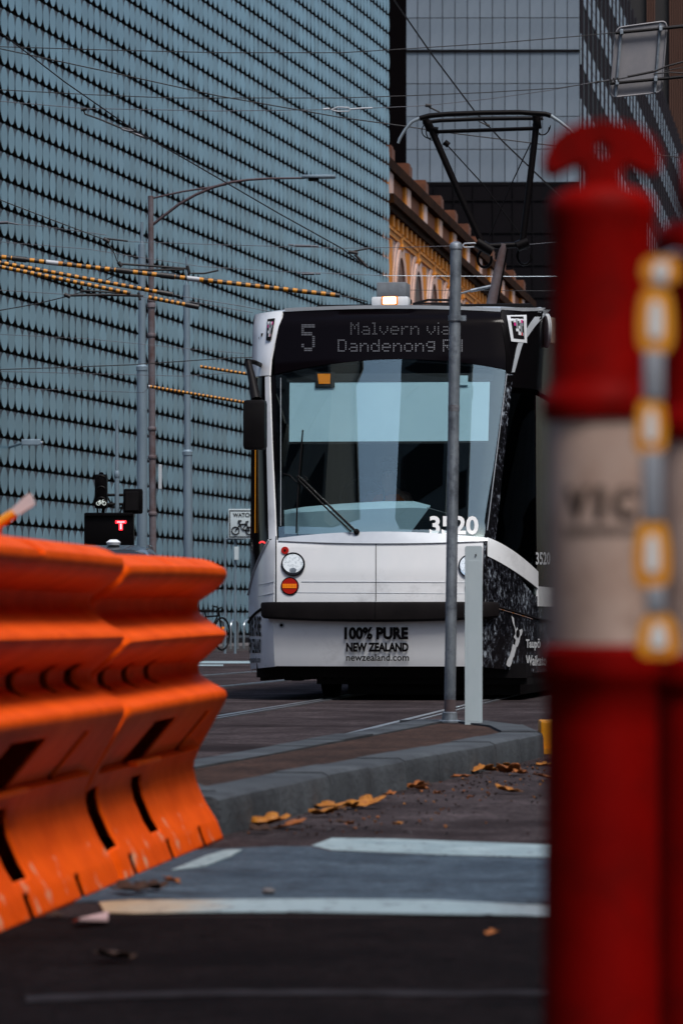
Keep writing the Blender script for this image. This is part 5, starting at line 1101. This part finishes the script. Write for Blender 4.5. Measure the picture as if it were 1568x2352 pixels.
# car parked behind the barrier
YCAR = 41.0; sK = F / YCAR; ccx = P(205, 0, YCAR).x; car = thing('parked_car', (ccx, YCAR + 1.5, 0), 'dark grey hatchback half hidden behind the orange barriers', 'car')
CARP = mat('car_paint', (.05, .055, .065), .25, .4, coat=.5); CARG = mat('car_glass', (.02, .025, .03), .05)
def car_section(y, z0, z1, w0, w1, n=12):
    return [Vector((ccx + math.copysign(1, t) * 0 + (w0 * (1 - abs(f)) + 0) * 0 + x, y, z)) for x, z, t, f in ()]
def hull(name, secs, m, par, smooth=50):
    rows = []
    for (y, prof) in secs: rows.append([Vector((ccx + x, YCAR + y, z)) for x, z in prof])
    mb = MB(); mb.grid(rows); mb.add(rows[0], [list(range(len(rows[0])))]); mb.add(rows[-1], [list(range(len(rows[-1])))]); return mb.build(name, m, par, smooth=smooth)
def bprof(w_, z0, z1, r=.12): return [(-w_ + .05, z0), (-w_, z0 + .12), (-w_, z1 - r), (-w_ + r * .4, z1 - r * .3), (-w_ + r, z1), (w_ - r, z1), (w_ - r * .4, z1 - r * .3), (w_, z1 - r), (w_, z0 + .12), (w_ - .05, z0)]
hull('body', [(-.9, bprof(.72, .3, .62)), (-.75, bprof(.82, .22, .78)), (.1, bprof(.86, .2, .92)), (2.6, bprof(.86, .2, .95)), (3.1, bprof(.80, .25, .9))], CARP, car)
def cprof(w0, w1, z1, r=.14): return [(-w0, .9), (-w1 - .02, z1 - r), (-w1 + r * .5, z1 - r * .25), (-w1 + r * 1.5, z1), (w1 - r * 1.5, z1), (w1 - r * .5, z1 - r * .25), (w1 + .02, z1 - r), (w0, .9)]
hull('windscreen', [(-.05, cprof(.80, .80, .93, .02)), (.62, cprof(.80, .62, 1.46))], CARG, car)
hull('cabin_roof', [(.62, cprof(.80, .62, 1.465)), (1.0, cprof(.82, .64, 1.52)), (1.8, cprof(.82, .64, 1.53)), (2.6, cprof(.80, .60, 1.42)), (2.95, cprof(.78, .6, 1.0))], CARP, car)
for sx in (-1, 1):
    mb = MB(); mb.prism([Vector((ccx + sx * (.815), YCAR + .55, .96)), Vector((ccx + sx * .815, YCAR + 2.5, .97)), Vector((ccx + sx * .70, YCAR + 2.2, 1.34)), Vector((ccx + sx * .70, YCAR + .95, 1.36))], (sx * .012, 0, 0)); mb.build('side_window', CARG, car)
    mb = MB(); mb.tube([Vector((ccx + sx * .56, YCAR + y, z)) for y, z in ((.95, 1.475), (1.2, 1.515), (1.9, 1.52), (2.4, 1.44))], .014, 6); mb.build('roof_rail', CHROME, car, smooth=50)
    mb = MB(); mb.box((ccx + sx * .93, YCAR + .45, 1.02), (.16, .1, .12), bev=.03); mb.build('wing_mirror', CARP, car, smooth=50)
    mb = MB(); mb.box((ccx + sx * .62, YCAR - .86, .66), (.3, .08, .12), bev=.03); mb.build('headlight', CHROME, car, smooth=50)
    for yy in (-.15, 2.35):
        mb = MB(); mb.lathe((ccx + sx * .76, YCAR + yy, .31), [(.2, -.1), (.30, -.09), (.31, 0), (.30, .09), (.2, .1)], 22, axis=(sx, 0, 0)); wh = mb.build('wheel', BLACK, car, smooth=40); mb = MB(); mb.lathe((ccx + sx * .80, YCAR + yy, .31), [(.18, 0), (.19, .07), (.05, .08)], 16, axis=(sx, 0, 0)); mb.build('rim', CHROME, wh)
mb = MB(); mb.lathe((ccx + .2, YCAR + .95, 1.52), [(.07, 0), (.08, .03), (.04, .06)], 14); mb.build('roof_glint', mat('white_roof_glint', (.8, .82, .84), .2), car, smooth=40)  # white cap stands in for the glint on the car roof

# ------------------------------------------------------------------ sign back at top right
YG = 40.0; sG = F / YG
sb = thing('road_sign', P(1466, 214, YG), 'blank aluminium back of a large sign high among the wires', 'sign')
ALU = mat('aluminium', (.20, .20, .22), .6, .3, c2=(.27, .26, .27), scale=3, detail=8)
def rrect(q4, r=.16):
    out = []
    for i in range(4):
        p, a, b = Vector(q4[i]), Vector(q4[i - 1]), Vector(q4[(i + 1) % 4])
        for k in range(5):
            t = k / 4; c = p; s = p + (a - p) * r * (.9); e_ = p + (b - p) * r * .9; out.append((1 - t) ** 2 * s + 2 * t * (1 - t) * c + t * t * e_)
    return out
Q = [(1414, 64), (1531, 48), (1518, 212), (1400, 224)]
mb = MB(); mb.prism([P(p.x, p.y, YG) for p in rrect([(a, b) for a, b in Q], .13)], (0, .012, 0)); pl_ = mb.build('plate', ALU, sb)
mb = MB(); mb.tube([P(p.x, p.y, YG - .004) for p in rrect(Q, .13)], .010, 6, closed=True); mb.build('rim', ALU, pl_, smooth=40)
for (xa, ya, xb, yb_) in ((1426, 66, 1413, 222), (1515, 54, 1503, 212)): mb = MB(); mb.tube([P(xa, ya, YG - .02), P(xb, yb_, YG - .02)], .014, 8); mb.build('stiffener', GALV, pl_, smooth=40)
for (xa, ya, xb, yb_) in ((1412, 76, 1660, 52), (1400, 192, 1660, 168)): mb = MB(); mb.tube([P(xa, ya, YG - .045), P(xb, yb_, YG - .045)], .016, 8); mb.build('mounting_bar', BLACK, sb, smooth=40)
for (xx, yy) in ((1426, 74), (1516, 66), (1416, 190), (1504, 182)): mb = MB(); mb.box(P(xx, yy, YG - .04), (.035, .06, .05), bev=.006); mb.build('clamp', GALV, sb)
q = P(1665, 0, YG); mb = MB(); mb.tube([(q.x, YG, 0), (q.x, YG, P(0, -150, YG).z)], .08, 14); mb.build('pole', GREYPOLE, sb, smooth=40)

# ------------------------------------------------------------------ overhead wires
def wire(label, pts, px, Y=45, m=WIRE, Y2=None, sag=0):
    n = len(pts); pp = []
    for i, (x, y) in enumerate(pts): t = i / (n - 1); pp.append(P(x, y, Y + ((Y2 or Y) - Y) * t))
    mb = MB(); mb.tube(pp, px / (F / Y) / 2, 6); return tag(mb.build('overhead_wire', m, origin=pp[0], smooth=60), label, 'wire', 'overhead tram wires')
wire('thin topmost wire running level across the disc facade to the sign', [(-40, 106), (250, 115), (500, 121), (784, 121), (936, 112), (1150, 98), (1339, 82), (1430, 73), (1700, 42)], 2.2, 45)
wire('dark wire sloping from upper facade down past the pantograph head', [(-40, 103), (95, 132), (300, 176), (500, 220), (784, 270), (930, 290), (1014, 303), (1289, 337), (1568, 362), (1700, 372)], 2.8, 44)
wire('long diagonal wire falling across the facade to the tram roof', [(-40, 43), (0, 73), (149, 188), (310, 300), (420, 362), (520, 420), (640, 490), (784, 570), (845, 616)], 3.2, 40, Y2=44)
wire('level wire under the topmost one with spliced end at the sign', [(-40, 204), (200, 217), (392, 225), (784, 225), (934, 220), (1124, 212), (1284, 202), (1404, 184), (1500, 168), (1700, 128)], 2.2, 46)
wire('thin span wire holding the white turnbuckle before the dark gap', [(-40, 229), (192, 249), (500, 255), (745, 252), (855, 248), (929, 245), (984, 242), (1124, 227), (1264, 207), (1340, 193), (1404, 182)], 1.8, 46, WIRE_GREY)
wire('thick contact wire crossing the tower down to the pantograph', [(860, -70), (906, 2), (989, 122), (1089, 255), (1154, 325), (1284, 450), (1400, 560)], 4.0, 38.5, Y2=43)
wire('wire dropping from the frame edge to the upper black bracket', [(-40, 444), (0, 459), (120, 505), (245, 552), (262, 580), (272, 606)], 2.6, 50)
wire('hairline wire beginning at the small insulator near the frame edge', [(-40, 509), (100, 520), (245, 540)], 1.6, 50, WIRE_GREY)
wire('fine wire running level behind the lamp arm to the pole cap', [(295, 555), (500, 562), (784, 570), (930, 568), (1034, 565)], 1.5, 52, WIRE_GREY)
wire('fine wire from the pantograph base going behind the red bollard', [(1208, 562), (1280, 556), (1400, 550)], 1.8, 39, WIRE_GREY)
wire('hairline wire slanting just above the striped sleeves', [(-40, 552), (200, 572), (460, 612), (620, 622), (880, 633)], 1.4, 52, WIRE_GREY)
wire('fine bright wire crossing in front of the arched windows', [(880, 633), (1040, 634), (1200, 635), (1400, 634)], 1.6, 42, HOOP)
wire('wire rising from frame edge to the lower black bracket', [(-40, 722), (0, 713), (80, 699), (150, 682), (205, 666), (264, 632)], 2.6, 50)
wire('hairline wire beside the lower bracket end', [(-40, 664), (150, 676), (300, 681), (420, 690), (580, 718)], 1.5, 52, WIRE_GREY)
wire('level wire halfway up the poles ending at the mirror arm', [(-40, 850), (120, 845), (300, 838), (430, 829), (530, 822), (590, 821)], 2.4, 48)
wire('faint wire drooping below the mirror arm wire', [(-40, 852), (200, 858), (420, 864), (560, 855)], 1.4, 52, WIRE_GREY)
wire('faint high wire behind the rusty pole at mid height', [(-40, 766), (200, 778), (420, 800), (560, 812)], 1.2, 54, WIRE_GREY)
wire('faint wire just above the lowest striped sleeve', [(-40, 890), (160, 896), (330, 902), (345, 888)], 1.2, 54, WIRE_GREY)
wire('short wires carrying on from the sleeve ends to the tram roof', [(387, 675), (460, 688), (560, 704), (620, 716)], 1.6, 48, WIRE_GREY)
wire('fine wire behind the roof light leading to the sleeve end', [(784, 680), (810, 684), (842, 692)], 3.0, 41)
wire('thin dark wire crossing low over the arched windows', [(900, 666), (1060, 667), (1260, 668), (1400, 668)], 1.4, 43)
# sleeves with yellow and black bands
def sleeve(label, p0, p1, px, Y, n):
    a, b = P(*p0, Y), P(*p1, Y); mb = MB(); pts = []; mis = []
    for k in range(n):
        for f in (0, .5): pts.append(a.lerp(b, (k + f) / n) + Vector((0, 0, -.12 * math.sin(math.pi * (k + f) / n) * 0))); mis.append(0 if f == 0 else 1)
    pts.append(b); pp = []; mm = []
    r = px / (F / Y) / 2
    mb.tube(pts, r, 10, mis=mis); o = mb.build('striped_sleeve', [SLEEVE_Y, SLEEVE_K], origin=a, smooth=60); tag(o, label, 'wire guard', 'striped wire sleeves'); return o
def ties(par, p0, p1, px, Y, ts, m):
    a, b = P(*p0, Y), P(*p1, Y); d = (b - a).normalized()
    for t in ts: c = a.lerp(b, t); mb = MB(); r = px / (F / Y) / 2 * 1.25; mb.tube([c - d * r * 2.4, c + d * r * 2.4], r, 10); mb.build('sleeve_band', m, par, smooth=60)
s_ = sleeve('long upper striped sleeve reaching toward the tram roof', (-60, 583), (780, 679), 11, 47, 39); ties(s_, (-60, 583), (780, 679), 11, 47, (.125, .408, .53), SLEEVE_K); ties(s_, (-60, 583), (780, 679), 9.5, 47, (.215, .60), INSUL)
s_ = sleeve('middle striped sleeve ending by the slimmer grey pole', (-60, 592), (387, 675), 10, 48, 25); ties(s_, (-60, 592), (387, 675), 10, 48, (.99,), SLEEVE_K); ties(s_, (-60, 592), (387, 675), 7, 48, (.19, .86), INSUL)
s_ = sleeve('lower striped sleeve crossing in front of the rusty pole', (-60, 600), (300, 674), 10, 48.5, 22)
s_ = sleeve('short striped sleeve sagging past the rusty pole', (342, 683), (444, 703), 10, 48.5, 8); ties(s_, (342, 683), (444, 703), 10, 48.5, (.98,), SLEEVE_K); ties(s_, (342, 683), (444, 703), 7, 48.5, (.45,), INSUL)
s_ = sleeve('small striped sleeve just above the tram mirror', (460, 842), (568, 859), 7.5, 48, 11); ties(s_, (460, 842), (568, 859), 5.5, 48, (.5,), INSUL)
s_ = sleeve('small striped sleeve level with the tram mirror', (345, 888), (566, 925), 7.5, 48, 24); ties(s_, (345, 888), (566, 925), 5.5, 48, (.02, .92), INSUL)
# insulators, turnbuckles and brackets on the wires
def fit(name, label, segs, Y, cat='wire fitting', m=WIRE):
    a = P(*segs[0][0], Y); mb = MB()
    for pts, px in segs_iter(segs): mb.tube([P(x, y, Y) for x, y in pts], px / (F / Y) / 2, 8)
    return tag(mb.build(name, m, origin=a, smooth=50), label, cat)
def segs_iter(s): return [(q_[:-1], q_[-1]) for q_ in s]
fit('turnbuckle', 'white turnbuckle on the wire beside the dark gap', [[(742, 251), (757, 250), 5], [(760, 252), (775, 246), (800, 247), (804, 252), (800, 256), (775, 256), (760, 252), 3], [(804, 251), (828, 249), (855, 248), 4]], 45.9, m=INSUL)
fit('wire_clamp', 'black clamp where the tie rod joins the diagonal wire', [[(186, 252), (200, 250), 8], [(192, 252), (196, 262), (230, 274), (285, 297), (340, 320), 4], [(285, 295), (300, 298), (312, 300), 7]], 45.9)
fit('turnbuckle', 'small pale turnbuckle on the diagonal tie rod', [[(280, 296), (292, 300), (308, 301), 5], [(312, 308), (340, 318), 6]], 45.7, m=WIRE_GREY)
fit('pull_off_arm', 'upper black pull off arm spanning between the poles', [[(272, 606), (350, 611), (429, 617), 5], [(274, 619), (350, 620), (424, 619), 5], [(272, 602), (280, 612), 9], [(430, 610), (436, 630), 7], [(440, 628), (470, 628), (502, 621), 4]], 50)
fit('pull_off_arm', 'lower black pull off arm beside the sleeves', [[(150, 679), (230, 677), (324, 679), 6], [(186, 667), (250, 671), (330, 680), 4], [(148, 676), (162, 682), 9], [(318, 672), (322, 690), 6]], 50)
fit('wire_clamp', 'black clamp at the bend under the frame edge wire', [[(238, 548), (252, 556), 9], [(246, 548), (294, 554), 4]], 49.8)
fit('insulator', 'grey strain insulator on the level wire over the tram', [[(662, 562), (675, 563), 4], [(676, 564), (715, 565), 5], [(716, 565), (732, 566), 4]], 51.8, m=WIRE_GREY)
fit('insulator', 'dark strain insulator between sleeve and tram roof', [[(682, 628), (690, 628), 4], [(692, 629), (722, 629), 6], [(724, 629), (736, 629), 4]], 51.8, m=WIRE_GREY)
fit('insulator', 'pale insulator at the frame edge above the sleeves', [[(-10, 512), (20, 511), 7], [(20, 511), (44, 516), 3]], 49.8, m=WIRE_GREY)
fit('wire_clamp', 'dark clamp on the diagonal wire above the roof box', [[(800, 578), (822, 582), 8], [(806, 578), (850, 570), 4], [(815, 585), (845, 615), 6]], 43)
fit('wire_clamp', 'black clamp above the pantograph horn', [[(976, 242), (990, 243), 8], [(985, 246), (1010, 258), 4]], 45.8)
fit('wire_clamp', 'tiny clamp where the contact wire meets the pantograph', [[(1116, 286), (1124, 290), 7], [(1098, 278), (1118, 288), 3]], 39.6)
fit('turnbuckle', 'pale turnbuckle tied to the galvanised pole top', [[(1062, 564), (1066, 559), (1090, 558), (1094, 562), (1090, 567), (1066, 568), (1062, 564), 3], [(1094, 562), (1104, 562), 3]], 42, m=INSUL)
fit('wire_splice', 'knotted wire splices with white ferrules before the sign back', [[(1364, 190), (1378, 187), 5], [(1384, 188), (1404, 184), (1440, 178), 3], [(1400, 180), (1404, 190), 4], [(1408, 179), (1412, 189), 4], [(1416, 178), (1420, 188), 4], [(1440, 176), (1462, 172), (1500, 164), 6], [(1500, 165), (1530, 152), (1568, 142), 4], [(1500, 170), (1535, 166), (1568, 168), 3], [(1530, 150), (1536, 178), 3]], 39.7)
